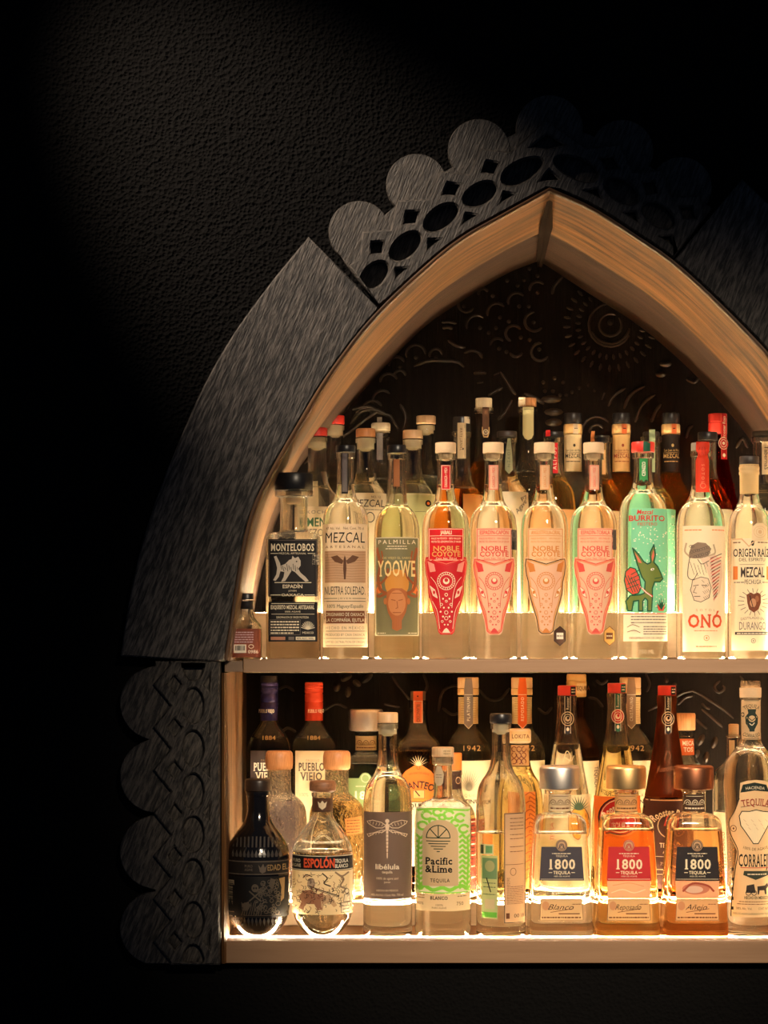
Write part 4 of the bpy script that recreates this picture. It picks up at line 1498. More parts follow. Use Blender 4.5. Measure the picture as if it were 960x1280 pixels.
for q in range(40):
    a.ell(rd.uniform(834, 843.5), rd.uniform(655, 772), rd.uniform(0.4, 0.9), rd.uniform(0.4, 0.9), WH, 1, 6)
a.txt('M', 839.5, 647, 4, WH, w=5).ell(838, 656.5, 0.7, 0.7, BLK, 2, 6).ell(841.5, 656.5, 0.7, 0.7, BLK, 2, 6)
a.done()
b = Bottle('mezcal_bottle', 'U2', 884.5, 'black-capped bottle of brown spirit behind the red-ribboned bottle', GU2)
b.glass([(24, b.base), (31, b.base), (31, b.base - 5), (31, 660), (31, 640), (31, 634), (26, 622), (17, 606), (12.5, 596), (11, 585), (11, 565), (11, 554), (12.6, 553.5), (12.6, 551), (10, 551)], 600, DEEP)
b.cap('cap', [(12, 551), (12.4, 550.5), (12.4, 541.5), (11.6, 540.3)], BLACKCAP)
b.label((855, 638, 914.5, 775), srgb(186, 190, 160)).done()
b = Bottle('mezcal_bottle', 'U2', 953.5, 'dark-capped bottle with cream lettered neck label at the right edge', GU2)
b.glass(ROUND2(b, 29, 640, 606, 12, 546, 2.0), 606, LQ, gmat=GL)
b.cap('cap', [(13, 546), (13.5, 545.5), (13.5, 540.5), (13, 539.5)], DARKCAP)
a = b.label((950.5, 553, 964.5, 594), srgb(236, 218, 184), part='neck_label')
a.txt('TabernaS', 956, 573, 5, srgb(60, 50, 46), w=30, rot=PI / 2).done()
b.label((927, 640, 980, 775), srgb(226, 208, 172)).done()

# ================================================================== upper shelf, back row
b = Bottle('mezcal_bottle', 'U3', 419, 'taller red-capped bottle standing behind the other red cap', GU3)
b.glass(ROUND2(b, 26, 622, 584, 10, 531), 580, LQ)
cork(b, 11.8, 519.5, 530.5, REDCAP)
b.plug('plug', [(4, 547), (8, 544), (9, 540), (9, 532)], CREAMCAP)
b.label((395, 622, 443, 760), srgb(232, 214, 180)).txt('MEZCAL', 413, 630, 6, GRY, w=32).done()
b = Bottle('mezcal_bottle', 'U3', 476, 'bottle with cream stopper and grey neck strip right of the wooden cork', GU3)
b.glass(ROUND2(b, 26, 622, 588, 10, 540), 600, LQ)
b.cap('stopper', [(9, 541), (10, 539.5), (12, 538.5), (12, 530.5), (11, 529)], CREAMCAP)
b.label((471.5, 522.5, 477.5, 529), GRY, part='cap_strip', trans=0.2).done()
b.label((471, 542, 478.5, 578.5), srgb(120, 112, 110), part='neck_strip', trans=0.2).rect(471, 575.5, 478.5, 578.5, BLK).done()
b = Bottle('mezcal_bottle', 'U3', 532.5, 'cork-topped slender bottle directly behind the pale green label bottle', GU3)
b.glass(ROUND2(b, 26, 620, 584, 9.6, 531), 596, LQ)
cork(b, 12.2, 520, 530.5, TANWOOD)
b.plug('plug', [(4, 544), (8, 541), (9, 537), (9, 532)], CREAMCAP)
b = Bottle('mezcal_bottle', 'U3', 604.7, 'tall bottle with cream cap and brown round-ended neck strip', GU3)
b.glass(ROUND2(b, 27, 616, 570, 10, 510, 2.0), 578, AMB)
b.cap('cap', [(9, 514), (9, 510.5), (10.5, 510), (10.5, 499), (10, 498)], CREAMCAP)
a = b.label([(602.5, 510), (611, 510), (611, 541), (609, 547), (604.5, 547), (602.5, 541)], srgb(92, 62, 44), part='neck_strip', trans=0.25, off=0.001)
a.line([(602.5, 535), (602.5, 541), (604.5, 547), (609, 547), (611, 541), (611, 535)], 1.2, srgb(214, 176, 120)).ring(606.7, 541, 3, 3, 0.8, CREAM).txt('M', 606.7, 541, 3, CREAM, w=3).done()
b.label((580, 622, 630, 760), srgb(222, 180, 120)).done()
b = Bottle('mezcal_bottle', 'U3', 659.5, 'tall bottle with half brown cap and pale round-ended neck strip', GU3)
b.glass(ROUND2(b, 27, 618, 574, 10, 509, 2.2), 590, LQ)
b.cap('cap', [(10.5, 508.5), (11, 508), (11, 499), (10.5, 498)], WOODCAP)
b.label((647.8, 497.8, 656, 508.6), CREAM, part='cap_seal', trans=0.2).done()
b.label([(653, 510), (666.5, 510), (666.5, 544), (664, 549), (659.7, 551), (655.5, 549), (653, 544)], srgb(206, 196, 146), part='neck_strip', off=0.001).line([(653, 513), (666.5, 513)], 0.5, GRY).done()
for cx, lab, foil, gm, ink, capm in ((716, 'black-capped bottle with cream-papered neck and clear embossed shoulder', srgb(230, 208, 164), LQ, srgb(60, 50, 44), BLACKCAP),
                                     (776.5, 'black-capped bottle with tan-papered neck and amber embossed shoulder', srgb(228, 186, 124), AMB, srgb(150, 66, 44), BLACKCAP),
                                     (838.5, 'black-capped bottle with black-papered neck and amber shoulder', srgb(40, 30, 26), AMB, srgb(206, 170, 110), BLACKCAP)):
    b = Bottle('mezcal_bottle', 'U3', cx, lab, GU3)
    em = glass('embossed_' + ('amber' if gm is AMB else 'clear'), (0.96, 0.68, 0.32) if gm is AMB else (0.97, 0.96, 0.93), 1.42, 0.25, wave=1.0, wscale=240)
    b.glass([(22, b.base), (27, b.base), (27, b.base - 5), (27, 650), (27, 632), (24, 620), (17, 606), (12, 597), (11, 590), (11, 560), (11, 545), (11.8, 543.5), (11.8, 541), (9, 541)], 592, em)
    b.cap('cap', [(10.5, 530.5), (11, 530), (11, 518), (10.3, 516.5)], capm)
    c2 = b.cap('cork_band', [(11, 543.4), (11.7, 542.5), (11.7, 532), (11, 530.6)], plain('amber_cork', (0.70, 0.44, 0.18), 0.4, bump=0.3, scale=600))
    b.label((cx - 0.5, 530.8, cx + 6, 543.3), CREAM if ink[0] < 0.1 else srgb(226, 120, 70), part='cap_seal').fine(cx + 1, cx + 5, 536.5, 1, BLK).done()
    a = b.label((cx - 11, 544, cx + 11, 590), foil, part='neck_label', trans=0.3)
    a.txt('San Juan del Rio', cx, 563.5, 3, ink, w=19).txt('MEZCAL', cx, 570.5, 5.2, ink, w=20, style='s').fine(cx - 9, cx + 9, 577.5, 1, ink).ell(cx + 1, 557.5, 1.6, 2, ink)
    a.line([(cx - 10, 566.5), (cx + 10, 566.5)], 0.4, ink)
    a.done()
    if foil[0] < 0.1:
        b.label((cx + 9, 0, cx + 10, 1), foil) if False else None
b = Bottle('mezcal_bottle', 'U3', 897, 'dark red tapered bottle with red sealed cap and round emblem', GU3)
RG = glass('red_glass', (0.78, 0.05, 0.06), 1.45, 0.3)
b.glass([(24, b.base), (29, b.base), (29, b.base - 5), (29, 680), (28, 650), (25, 630), (19, 604), (14, 580), (11.8, 562), (11, 548), (11, 545), (11, 543), (9, 543)], 600, glass('red_spirit', (0.72, 0.05, 0.05), 1.4, 0.3), gmat=RG)
b.cap('cap', [(11.4, 543), (11.8, 542.5), (11.8, 529), (11.2, 528.6), (11.2, 528), (11.8, 527.6), (11.8, 518.5), (11.2, 517.4)], REDCAP)
a = b.label((899.5, 518, 907.5, 575), srgb(206, 38, 44), part='seal_strip', off=0.001)
a.txt('Rooster Rojo', 903.5, 535, 4, WH, w=28, rot=-PI / 2).rect(899.5, 518, 900.1, 575, SAL).rect(906.9, 518, 907.5, 575, SAL)
a.ell(903, 555, 7, 8, RED, 3).ring(903, 555, 6.4, 7.4, 0.9, WH, 4).ring(903, 555, 4, 4.6, 0.8, WH, 4).ell(903, 555, 1.8, 2, WH, 4).ell(903.5, 570, 2, 2.6, WH, 3)
a.done()
# ================================================================== lower shelf, front row
BG = plain('black_glass', (0.006, 0.005, 0.005), 0.12, spec=0.6, coat=0.6, bump=0.25, scale=120)
GREYINK = srgb(120, 112, 104)


def dome(b, hw, y_sh, nhw, y_neck, y_lip, lip=1.2):
    """squat rounded bottle: small foot, bowl, straight body, domed shoulder"""
    f = b.base
    return [(hw * 0.34, f), (hw * 0.42, f), (hw * 0.62, f - 4), (hw * 0.88, f - 16), (hw, f - 34), (hw, f - 42), (hw, y_sh + 20), (hw, y_sh + 8), (hw * 0.93, y_sh - 6),
            (hw * 0.68, y_sh - 22), (nhw + 3.5, y_sh - 34), (nhw, y_neck), (nhw, y_neck - 8), (nhw, y_lip + 6), (nhw + lip, y_lip + 5), (nhw + lip, y_lip + 1), (nhw + lip, y_lip), (nhw - 1, y_lip)]


b = Bottle('tequila_bottle', 'L1', 322.5, 'squat glossy black bottle with fluted shoulder at the left end', GL1)
pr = b.full([(p[0], min(p[1], b.base)) for p in dome(b, 40.3, 1062, 14, 1016, 989)], 2)
b.prof.append(pr)
b._lathe('body', [(pr[0][0] * 0.4, pr[0][1] - 2, 2, 1)] + pr, BG)
b.cap('stopper', [(13, 989), (16.4, 988), (16.6, 986), (16.6, 977), (16, 974.5), (14.5, 973.5)], plain('dark_wood_cap', (0.03, 0.018, 0.012), 0.35))
V = []
for q in range(13):                                             # fluting round the shoulder
    x = 293 + q * 4.9
    fl_ = b.wrap('flute', [(tri_poly([(x - 1.1, 1046 - 3 * math.sin(q / 12 * PI)), (x + 1.1, 1046 - 3 * math.sin(q / 12 * PI)), (x + 1.0, 1056), (x - 1.0, 1056)]), 0, 0.0007)],
                 [plain('black_relief', (0.05, 0.042, 0.036), 0.25, spec=0.8)], b.o)
    b.wrap('flute', [(tri_poly([(x - 2.0, 1065), (x, 1059), (x + 2.0, 1065), (x + 1.4, 1068), (x - 1.4, 1068)]), 0, 0.0007)], [MATS['black_relief']], b.o)
    b.wrap('flute', [(tri_poly([(x - 1.6, 1147), (x, 1142), (x + 1.6, 1147), (x, 1154)]), 0, 0.0007)], [MATS['black_relief']], b.o)
a = b.label((284.5, 1072, 361, 1090), srgb(30, 25, 22), part='band', trans=0.0)
G1 = srgb(104, 92, 80)
a.line([(285, 1073.5), (360.5, 1073.5)], 0.9, G1).line([(285, 1089), (360.5, 1089)], 0.9, G1)
a.txt('PURO', 313, 1079, 3, G1, w=10, style='b').txt('AGAVE', 313, 1083.5, 3, G1, w=10, style='b').txt('EDAD EL', 348, 1081, 7, srgb(150, 122, 82), w=24, style='b')
a.poly([(325, 1077), (328, 1081), (331, 1076), (333, 1081), (336, 1077), (334, 1086), (330, 1088), (327, 1086)], G1)
a.done()
a = b.label((284.5, 1092, 361, 1143), srgb(16, 14, 13), trans=0.0)
a.rect(285, 1097, 294.5, 1137, srgb(150, 135, 112))
for q in range(18):
    a.rect(286.5, 1099 + q * 2, 293.5, 1099 + q * 2 + (0.7 + 0.5 * (q % 3)), BLK, 2)
G2 = srgb(88, 78, 66)
a.line([(314, 1110), (328, 1122)], 1.8, G2).line([(328, 1110), (314, 1122)], 1.8, G2).ell(321, 1106, 4.5, 5, G2).ell(319.5, 1106, 1, 1.3, BLK, 2).ell(322.5, 1106, 1, 1.3, BLK, 2)
rd = random.Random(3)
for q in range(60):
    x, y = rd.uniform(322, 352), rd.uniform(1098, 1138)
    a.ring(x, y, rd.uniform(1.2, 3), rd.uniform(1.2, 3), 0.7, G2 if q % 2 else srgb(90, 80, 68), n=8)
for q in range(9):
    a.curve([(304 + q * 3, 1140), (307 + q * 3, 1130 - (q % 3) * 3), (304 + q * 4, 1124)], 1, G2)
a.poly([(340, 1094), (346, 1096), (343, 1108), (338, 1104)], G2).poly([(350, 1095), (357, 1094), (356, 1120), (352, 1124), (353, 1106)], srgb(150, 120, 80))
a.poly([(304, 1126), (312, 1123), (316, 1127), (312, 1134), (305, 1134)], G2).line([(307, 1140), (352, 1140)], 0.7, G2).rect(286, 1141.5, 292, 1142.5, WH).ell(296, 1142, 0.8, 0.8, WH)
a.done()

b = Bottle('tequila_bottle', 'L1', 403.3, 'squat clear bottle with engraved battle label and black band', GL1)
b.glass(dome(b, 38.5, 1060, 12.8, 1018, 990), 1064, LQ)
b.cap('stopper', [(13, 989.5), (16, 988.5), (16.6, 987), (16.6, 979), (15.8, 976.6), (14.5, 975.8)], wood('dark_cap_wood', (0.20, 0.08, 0.035), (0.36, 0.16, 0.07), 'X', 400, 0.1, 0.5, 0.1))
a = b.label((390.3, 996.5, 416.3, 1014.5), srgb(92, 62, 44), part='neck_label', trans=0.2)
a.poly([(397.5, 1001), (400.5, 1003.5), (403.3, 1000), (406, 1003.5), (409, 1001), (407.5, 1008), (403.3, 1011.5), (399, 1008)], srgb(226, 206, 170)).line([(391, 998), (416, 998)], 0.6, BLK).line([(391, 1013), (416, 1013)], 0.6, BLK).done()
a = b.label((365.6, 1066, 441, 1085), BLK, part='band', trans=0.03)
a.txt('ESPOLÓN', 400, 1075.5, 10.5, srgb(236, 92, 52), w=39, style='x').txt('PURO', 371.5, 1073, 4, CREAM, w=10, style='b').txt('AGAVE', 371.5, 1079, 4, CREAM, w=11, style='b')
a.txt('TEQUILA', 427.5, 1073, 4.4, WH, w=16, style='b').txt('BLANCO', 427.5, 1079.3, 4.4, WH, w=16, style='b').line([(366, 1066.8), (440.6, 1066.8)], 0.8, CREAM).line([(366, 1084), (440.6, 1084)], 0.8, CREAM)
a.done()
a = b.label((365.6, 1085.2, 441, 1139.5), srgb(240, 218, 174))
IN = srgb(70, 52, 40)
IR = srgb(130, 70, 48)
a.poly([(374, 1118), (380, 1110), (390, 1108), (398, 1114), (404, 1112), (408, 1118), (402, 1124), (404, 1132), (398, 1134), (394, 1126), (384, 1126), (380, 1134), (374, 1132), (378, 1124)], srgb(168, 118, 88))
a.ell(390, 1101, 5, 6, srgb(186, 160, 134)).ell(390, 1097, 4, 3, srgb(140, 120, 104)).curve([(380, 1094), (384, 1090), (391, 1092)], 1.2, IN, 2)
a.line([(388, 1104), (424, 1116)], 1.2, IN, 2).line([(389, 1106), (424, 1117.5)], 0.6, IN, 2)
a.poly([(402, 1116), (412, 1114), (418, 1120), (422, 1128), (418, 1130), (413, 1124), (406, 1126), (404, 1134), (400, 1132)], srgb(206, 170, 130)).curve([(424, 1090), (430, 1096), (426, 1104), (432, 1108), (429, 1113)], 2.2, srgb(150, 126, 100))
a.curve([(420, 1087), (428, 1092), (436, 1088)], 2.0, srgb(150, 126, 100)).curve([(404, 1088), (410, 1094), (406, 1100), (414, 1104)], 1.6, IN)
rd = random.Random(12)
for q in range(120):
    x, y = rd.uniform(368, 438), rd.uniform(1088, 1137)
    l, an = rd.uniform(2, 5), rd.uniform(0, PI)
    a.curve([(x, y), (x + l * math.cos(an), y + l * math.sin(an)), (x + 1.4 * l * math.cos(an + 0.6), y + 1.4 * l * math.sin(an + 0.6))], 0.6, IN if q % 3 else IR, 2, 4)
a.ell(434, 1111, 2.5, 3, CREAM, 3).ring(434, 1111, 2.5, 3, 0.6, IN, 4, n=10).poly([(431, 1115), (437, 1115), (438, 1124), (430, 1124)], CREAM, 3).line([(431, 1115), (437, 1115), (438, 1124), (430, 1124)], 0.6, IN, 4, True)
a.rect(427, 1125, 440.5, 1137, CREAM, 3).frame(427, 1125, 440.5, 1137, 0.6, IN, 4).fine(429, 438, 1129, 0.8, IN, 4).fine(429, 438, 1133, 0.8, IN, 4)
a.done()

b = Bottle('tequila_bottle', 'L1', 484.6, 'clear bottle with taupe dragonfly label and wooden cork', GL1)
b.glass(std(b, 484.6, 30.6, 998, 956, 11.4, 904, 1.6), 958, LQ)
cork(b, 12.8, 890.5, 903.5, TANWOOD)
b.plug('plug', [(5, 920), (9, 917), (10, 912), (10, 905)], CREAMCAP)
a = b.label((454.8, 1013, 514.3, 1121), srgb(112, 92, 80), trans=0.22)
LC = srgb(232, 206, 176)
for s in (-1, 1):
    X = lambda v: 484 + s * v
    for y0, tip in ((1029.5, 1025), (1035, 1041)):
        wing = [(X(1.5), y0), (X(7), y0 + (tip - y0) * 0.4 - 2), (X(18), tip - 1.8), (X(25), tip), (X(23), tip + 3), (X(14), y0 + 3.2), (X(6), y0 + 3)]
        a.line(wing, 0.8, LC, 1, True)
        for q in range(5):
            a.line([(X(5 + q * 4), y0 + (tip - y0) * (0.25 + 0.16 * q) - 1), (X(7 + q * 3.6), y0 + (tip - y0) * (0.3 + 0.15 * q) + 2.4)], 0.5, LC)
a.ell(484, 1024, 2.6, 2.6, LC).ell(484, 1031, 2.4, 5, LC)
a.poly([(482.6, 1036), (485.4, 1036), (485.2, 1055), (484.6, 1069), (484, 1071), (483.4, 1069), (482.8, 1055)], LC)
for q in range(6):
    a.line([(482.5, 1040 + q * 4.5), (485.5, 1040 + q * 4.5)], 0.6, BRN, 2)
a.txt('libélula', 484, 1080.5, 6.2, srgb(240, 224, 196), w=30, style='b').txt('tequila', 484, 1087, 3.2, LC, w=13, style='b')
a.txt('100% de agave azul', 484, 1095, 2.8, LC, w=28).txt('joven', 484, 1099.4, 2.6, LC, w=8).txt('HECHO EN MÉXICO', 484, 1110, 2.3, LC, w=27).txt('40% Alc.Vol. / Cont. Net. 750 ml', 484, 1115.5, 2.8, LC, w=40)
a.done()

b = Bottle('tequila_bottle', 'L1', 553.6, 'clear bottle with lime green swirl label and arched cream panel', GL1)
b.glass([(28, b.base), (34, b.base), (35.3, b.base - 8), (35.3, b.base - 14), (35.3, 1040), (35.3, 1022), (33, 1010), (24, 1001), (13, 998.5), (11.6, 992), (11.6, 975), (11.6, 958), (11.6, 956), (13.4, 955), (13.4, 953), (13.4, 947), (13.4, 946), (11, 946)], 1012, LQ)
cork(b, 13.8, 933.8, 945.8, TANWOOD)
b.plug('plug', [(9.6, 954), (10.4, 953.5), (10.4, 946.5)], CREAMCAP)
b.label((553, 935.5, 564.5, 944), srgb(226, 196, 150), part='cap_seal', trans=0.1).txt('HECHO', 558.5, 938.3, 2.2, BRN, w=9).txt('MÉXICO', 558.5, 941.6, 2.2, BRN, w=9).done()
a = b.label([(546, 957), (551, 957), (554.5, 967), (553.5, 978), (550.5, 981.5), (546, 981.5), (543.5, 977), (543, 967)], srgb(214, 196, 164), part='hang_tag', off=0.0012)
a.fine(545, 552, 968, 0.8, GRY).fine(545, 552, 971, 0.8, GRY).done()
LIME = srgb(150, 226, 78)
a = b.label((519.5, 1008, 587.6, 1113.5), srgb(236, 236, 200))
rd = random.Random(21)
for s in (-1, 1):
    for q in range(11):
        y = 1044 + q * 6.3
        x0, x1 = 553.6 + s * 20, 553.6 + s * 33.6
        a.curve([(x0, y), (x0 + s * 4, y - 2.4), (x0 + s * 8, y + 1.5), (x1, y - 1.5 + rd.uniform(-1, 1))], 3.0, LIME, 1)
    a.curve([(553.6 + s * 30, 1044), (553.6 + s * 31, 1070), (553.6 + s * 29.5, 1110)], 2.4, LIME, 1)
for (x, y, r) in ((533, 1017, 6), (546, 1013, 5), (560, 1016, 6), (574, 1020, 6), (528, 1030, 6), (579, 1034, 6), (568, 1026, 5), (540, 1024, 4), (552, 1019, 4)):
    a.ring(x, y, r, r * 0.8, 3.0, LIME, 1, 20, 320, 12)
a.curve([(520.5, 1012), (530, 1010), (545, 1009), (562, 1009.5), (587, 1012)], 2.5, LIME, 1)
a.curve([(521, 1108), (530, 1104), (540, 1109), (552, 1106), (562, 1109), (574, 1104), (586, 1109)], 4.5, LIME, 1).curve([(521, 1112.5), (553, 1112.5), (587, 1112.5)], 1.6, LIME, 1)
a.done()
arch_p = [(527.5, 1104), (527.5, 1042)] + [(549.7 - 22.2 * math.cos(t * PI / 12), 1042 - 20 * math.sin(t * PI / 12)) for t in range(1, 12)] + [(571.9, 1042), (571.9, 1104)]
a = b.label(arch_p, srgb(222, 196, 158), part='panel', off=0.0011)
DK = srgb(44, 62, 48)
a.ring(547, 1044.5, 14.5, 15.5, 1.2, DK, 1, 0, 180).line([(532.5, 1044.5), (561.5, 1044.5)], 1.2, DK)
for t in (45, 90, 135):
    a.line([(547, 1044.5), (547 + 14.5 * math.cos(math.radians(t)), 1044.5 - 15.5 * math.sin(math.radians(t)))], 1.2, DK)
for q in range(5):
    wv = 14.5 - q * 2.4 - q * q * 0.2
    a.line([(547 - wv, 1048.5 + q * 3.2), (547 + wv, 1048.5 + q * 3.2)], 1.1, DK)
a.txt('Pacific', 548, 1073, 8.2, BLK, w=34, style='sb').txt('&Lime', 548, 1083, 8.2, BLK, w=34, style='sb').txt('TEQUILA', 549, 1097, 4.2, srgb(70, 60, 50), w=24, track=0.15, style='b')
a.done()
a = b.label((520, 1113.8, 587.2, 1135), srgb(232, 208, 166), part='lower_label')
a.txt('BLANCO', 548, 1118.8, 4, BLK, w=22, style='sb').fine(522, 530, 1116, 0.9, BRN).fine(522, 530, 1119, 0.9, BRN).fine(571, 582, 1117, 0.9, BRN).txt('40%', 525, 1126, 3.4, BRN, w=8).txt('750', 574, 1126, 4.2, BRN, w=9)
a.txt('100%', 548, 1127.5, 2.4, BRN, w=10).txt('PURO AGAVE', 548, 1131, 2.2, BRN, w=18)
a.done()

b = Bottle('tequila_bottle', 'L1', 626, 'black-capped clear bottle turned sideways, showing back label and green sticker', GL1)
b.glass(std(b, 626, 31, 1000, 952, 11, 904, 1.8), 1040, LQ)
b.cap('cap', [(13, 904), (13.7, 903), (13.7, 894), (12.8, 892)], BLACKCAP)
b.plug('plug', [(4, 918), (8, 915), (9.4, 911), (9.4, 905)], CREAMCAP)
a = b.label((628.5, 1014, 656.3, 1151), srgb(216, 176, 136), trans=0.35)
a.frame(629.2, 1014.8, 655.8, 1150, 0.9, BLK)
for y in (1021, 1026, 1030, 1034, 1041, 1046, 1056, 1062):
    a.fine(636, 653, y, 0.9, BRN)
a.line([(630, 1078), (655, 1078)], 0.6, BRN).ring(640, 1087, 3.6, 4.5, 0.6, BRN)
for q in range(16):
    a.fine(632, 653 if q > 4 else 636, 1095 + q * 2.1, 0.8, srgb(140, 100, 76))
a.txt('00', 644.5, 1141.5, 4.5, BLK, w=7).txt('18', 651.5, 1141.5, 4.5, BLK, w=5).rect(631, 1138, 635.5, 1145, BRN)
a.done()
a = b.label((601, 1067, 620.5, 1145), srgb(190, 200, 140), part='tax_sticker')
a.rect(602, 1070, 619.5, 1096, srgb(120, 150, 104)).ell(611, 1080, 6, 7, srgb(180, 176, 120), 2).line([(607, 1095), (612, 1112)], 1.3, BLK, 3).rect(602, 1137, 619.5, 1143.5, srgb(110, 190, 70))
a.fine(603, 618, 1101, 0.9, DGR).fine(603, 618, 1106, 0.9, DGR).fine(603, 618, 1115, 0.9, DGR).rect(605, 1121, 617, 1133, srgb(206, 190, 150))
a.done()
b.label((599.5, 1053, 615.5, 1066), srgb(206, 206, 160), part='sticker').rect(600, 1054, 603.5, 1065, BLK).rect(606, 1055, 614, 1064, srgb(120, 170, 110)).done()


def pyramid_bottle(cx, label, capc, liq, fill, lab, word, band, group=GL1, row='L1', art=True, dx=0.0):
    b = Bottle('tequila_bottle', row, cx, label, group)
    f = b.base
    b.glass([(38, f, 9), (40.2, f, 9), (40.2, f - 3, 9), (39.6, f - 8, 9), (32.6, 1034, 9), (31, 1024, 8), (26, 1018, 6), (15, 1016, 4), (14, 1014), (14, 1006), (14, 996), (14, 990), (15.5, 989), (15.5, 986), (13, 986)], fill, liq, wall=3.4)
    cp = plain('cap_metal_%d' % int(capc[0] * 1000 + capc[2] * 100), capc, 0.42, 1.0)
    b.cap('cap', [(22, 986.5), (24.6, 985.5), (25, 984), (25, 961), (24.4, 958.5), (22.5, 957)], cp)
    a = b.label((cx - 13.9, 992, cx + 13.9, 1013), band, part='neck_band')
    ik = BRN if band[0] > 0.3 else CREAM
    for q in (-9, 0, 9):
        a.ring(cx + q, 1004, 3.6, 5, 0.8, ik, 1, 0, 180, 12).ring(cx + q, 1004, 1.7, 2.6, 0.7, ik, 1, 0, 180, 10)
    a.line([(cx - 13.5, 1005), (cx + 13.5, 1005)], 0.6, ik).fine(cx - 12, cx + 12, 1009.5, 1.8, ik).line([(cx - 13.5, 994.5), (cx + 13.5, 994.5)], 0.6, ik)
    a.done()
    if not art:
        return b
    tr = [(cx - 25, 1055.5), (cx - 7, 1055.5)] + [(cx - 7.2 * math.cos(t * PI / 8), 1054 - 7.5 * math.sin(t * PI / 8)) for t in range(0, 9)] + [(cx + 7, 1055.5), (cx + 25, 1055.5), (cx + 27.5, 1097), (cx - 27.5, 1097)]
    a = b.label(tr, lab, trans=0.15)
    a.ell(cx, 1054, 6.6, 7, srgb(200, 160, 120)).ring(cx, 1054, 5.4, 5.8, 0.8, lab, 2).ring(cx, 1055, 2.8, 3, 0.9, lab, 2).line([(cx - 4, 1058), (cx, 1053), (cx + 4, 1058)], 0.8, lab, 2)
    a.fine(cx - 12, cx + 12, 1063.8, 1.0, CREAM).txt('TEQUILA', cx, 1066.8, 2.4, CREAM, w=15)
    a.txt('1800', cx, 1077, 11.5, srgb(244, 224, 186), w=35, style='sb')
    a.txt('TEQUILA', cx, 1087.2, 3.8, srgb(244, 224, 186), w=21, style='b').line([(cx - 16, 1087.2), (cx - 12, 1087.2)], 0.8, CREAM).line([(cx + 12, 1087.2), (cx + 16, 1087.2)], 0.8, CREAM)
    a.txt('100% DE AGAVE', cx, 1091.8, 1.8, CREAM, w=20).line([(cx - 26, 1095.3), (cx + 26, 1095.3)], 0.5, CREAM)
    a.done()
    if word != 'Blanco':
        p = b.label([(cx - 27, 1097.6), (cx + 27, 1097.6), (cx + 26, 1118.8), (cx - 26.5, 1118.8)], srgb(236, 200, 168), part='picture_panel', trans=0.6)
        if word == 'Añejo':
            p.ell(cx - 2, 1107, 17, 7, srgb(206, 128, 96)).ell(cx - 4, 1108, 11, 4.5, srgb(236, 190, 158), 2).curve([(cx - 18, 1110), (cx - 6, 1100.5), (cx + 12, 1103), (cx + 20, 1110)], 2.4, srgb(170, 78, 54), 3)
        else:
            p.curve([(cx - 22, 1112), (cx - 8, 1108), (cx + 6, 1112), (cx + 20, 1108)], 1.0, WH, 1).curve([(cx - 20, 1103), (cx, 1100), (cx + 18, 1104)], 1.2, srgb(226, 176, 140), 1)
        p.done()
    a = b.label([(cx - 26, 1119.5), (cx + 25, 1119.5), (cx + 26.5, 1146.5), (cx - 27.5, 1146.5)], srgb(216, 180, 132))
    a.line([(cx - 26, 1120.5), (cx + 25, 1120.5), (cx + 26.2, 1145.5), (cx - 27, 1145.5)], 0.5, BRN, 1, True)
    a.txt(word, cx - 0.5, 1129.5, 6.6, srgb(70, 50, 36), w=32 if len(word) > 5 else 26, shear=0.45).ell(cx - 20, 1128, 4.5, 5.5, srgb(206, 150, 104))
    a.curve([(cx - 14, 1136), (cx - 2, 1134), (cx + 14, 1131.5)], 0.7, BRN, 2).rect(cx - 4, 1137, cx + 22, 1138.3, BRN).fine(cx - 25, cx + 24, 1142.3, 1.6, BRN).fine(cx + 13, cx + 23, 1126, 0.8, BRN)
    a.done()
    return b


pyramid_bottle(699.5, 'faceted clear bottle with navy label and silver cap', (0.80, 0.74, 0.66), LQ, 1040, srgb(66, 62, 70), 'Blanco', srgb(226, 206, 168))
pyramid_bottle(782.5, 'faceted gold-liquor bottle with red label and brass cap', (0.86, 0.56, 0.24), glass('golden_spirit', (0.98, 0.86, 0.62), 1.40, 0.14), 1036, srgb(186, 40, 44), 'Reposado', srgb(226, 176, 118))
pyramid_bottle(867, 'faceted amber-liquor bottle with black label and copper-brown cap', (0.36, 0.14, 0.07), glass('russet_spirit', (0.95, 0.73, 0.49), 1.40, 0.14), 1036, srgb(38, 32, 34), 'Añejo', srgb(74, 54, 42))
# pale smoky decoration inside the aged bottles shows between their two labels
b = Bottle('tequila_bottle', 'L1', 938, 'tall clear bottle with ornate cream wavy label and glass stopper at right', GL1)
b.glass([(24, b.base), (31, b.base), (31, b.base - 5), (30.5, 1140), (28.5, 1090), (30, 1040), (33, 990), (33, 965), (30, 950), (20, 937), (13.5, 928), (12.6, 918), (12.3, 890), (12.6, 874), (13.4, 873), (13.4, 872), (11, 872)], 934, LQ)
b.cap('cork', [(12.8, 872), (13.4, 871), (13.6, 866), (13.6, 860), (12.8, 859.5)], CORK)
b.cap('stopper', [(11.6, 859.8), (12.4, 859), (12.4, 852.5), (11.5, 851)], EMB)
a = b.label((926, 874.5, 950.5, 924), srgb(222, 190, 146), part='neck_label')
a.txt('TEQUILA', 938, 882, 4.6, BLK, w=21, arc=16).txt('CORRALEJO', 938, 919.5, 4.6, BLK, w=22, arc=-20)
vase = [(932.5, 886), (943.5, 886), (942.5, 891), (946, 896), (945.5, 904), (941.5, 911), (941, 914), (935, 914), (934.5, 911), (930.5, 904), (930, 896), (933.5, 891)]
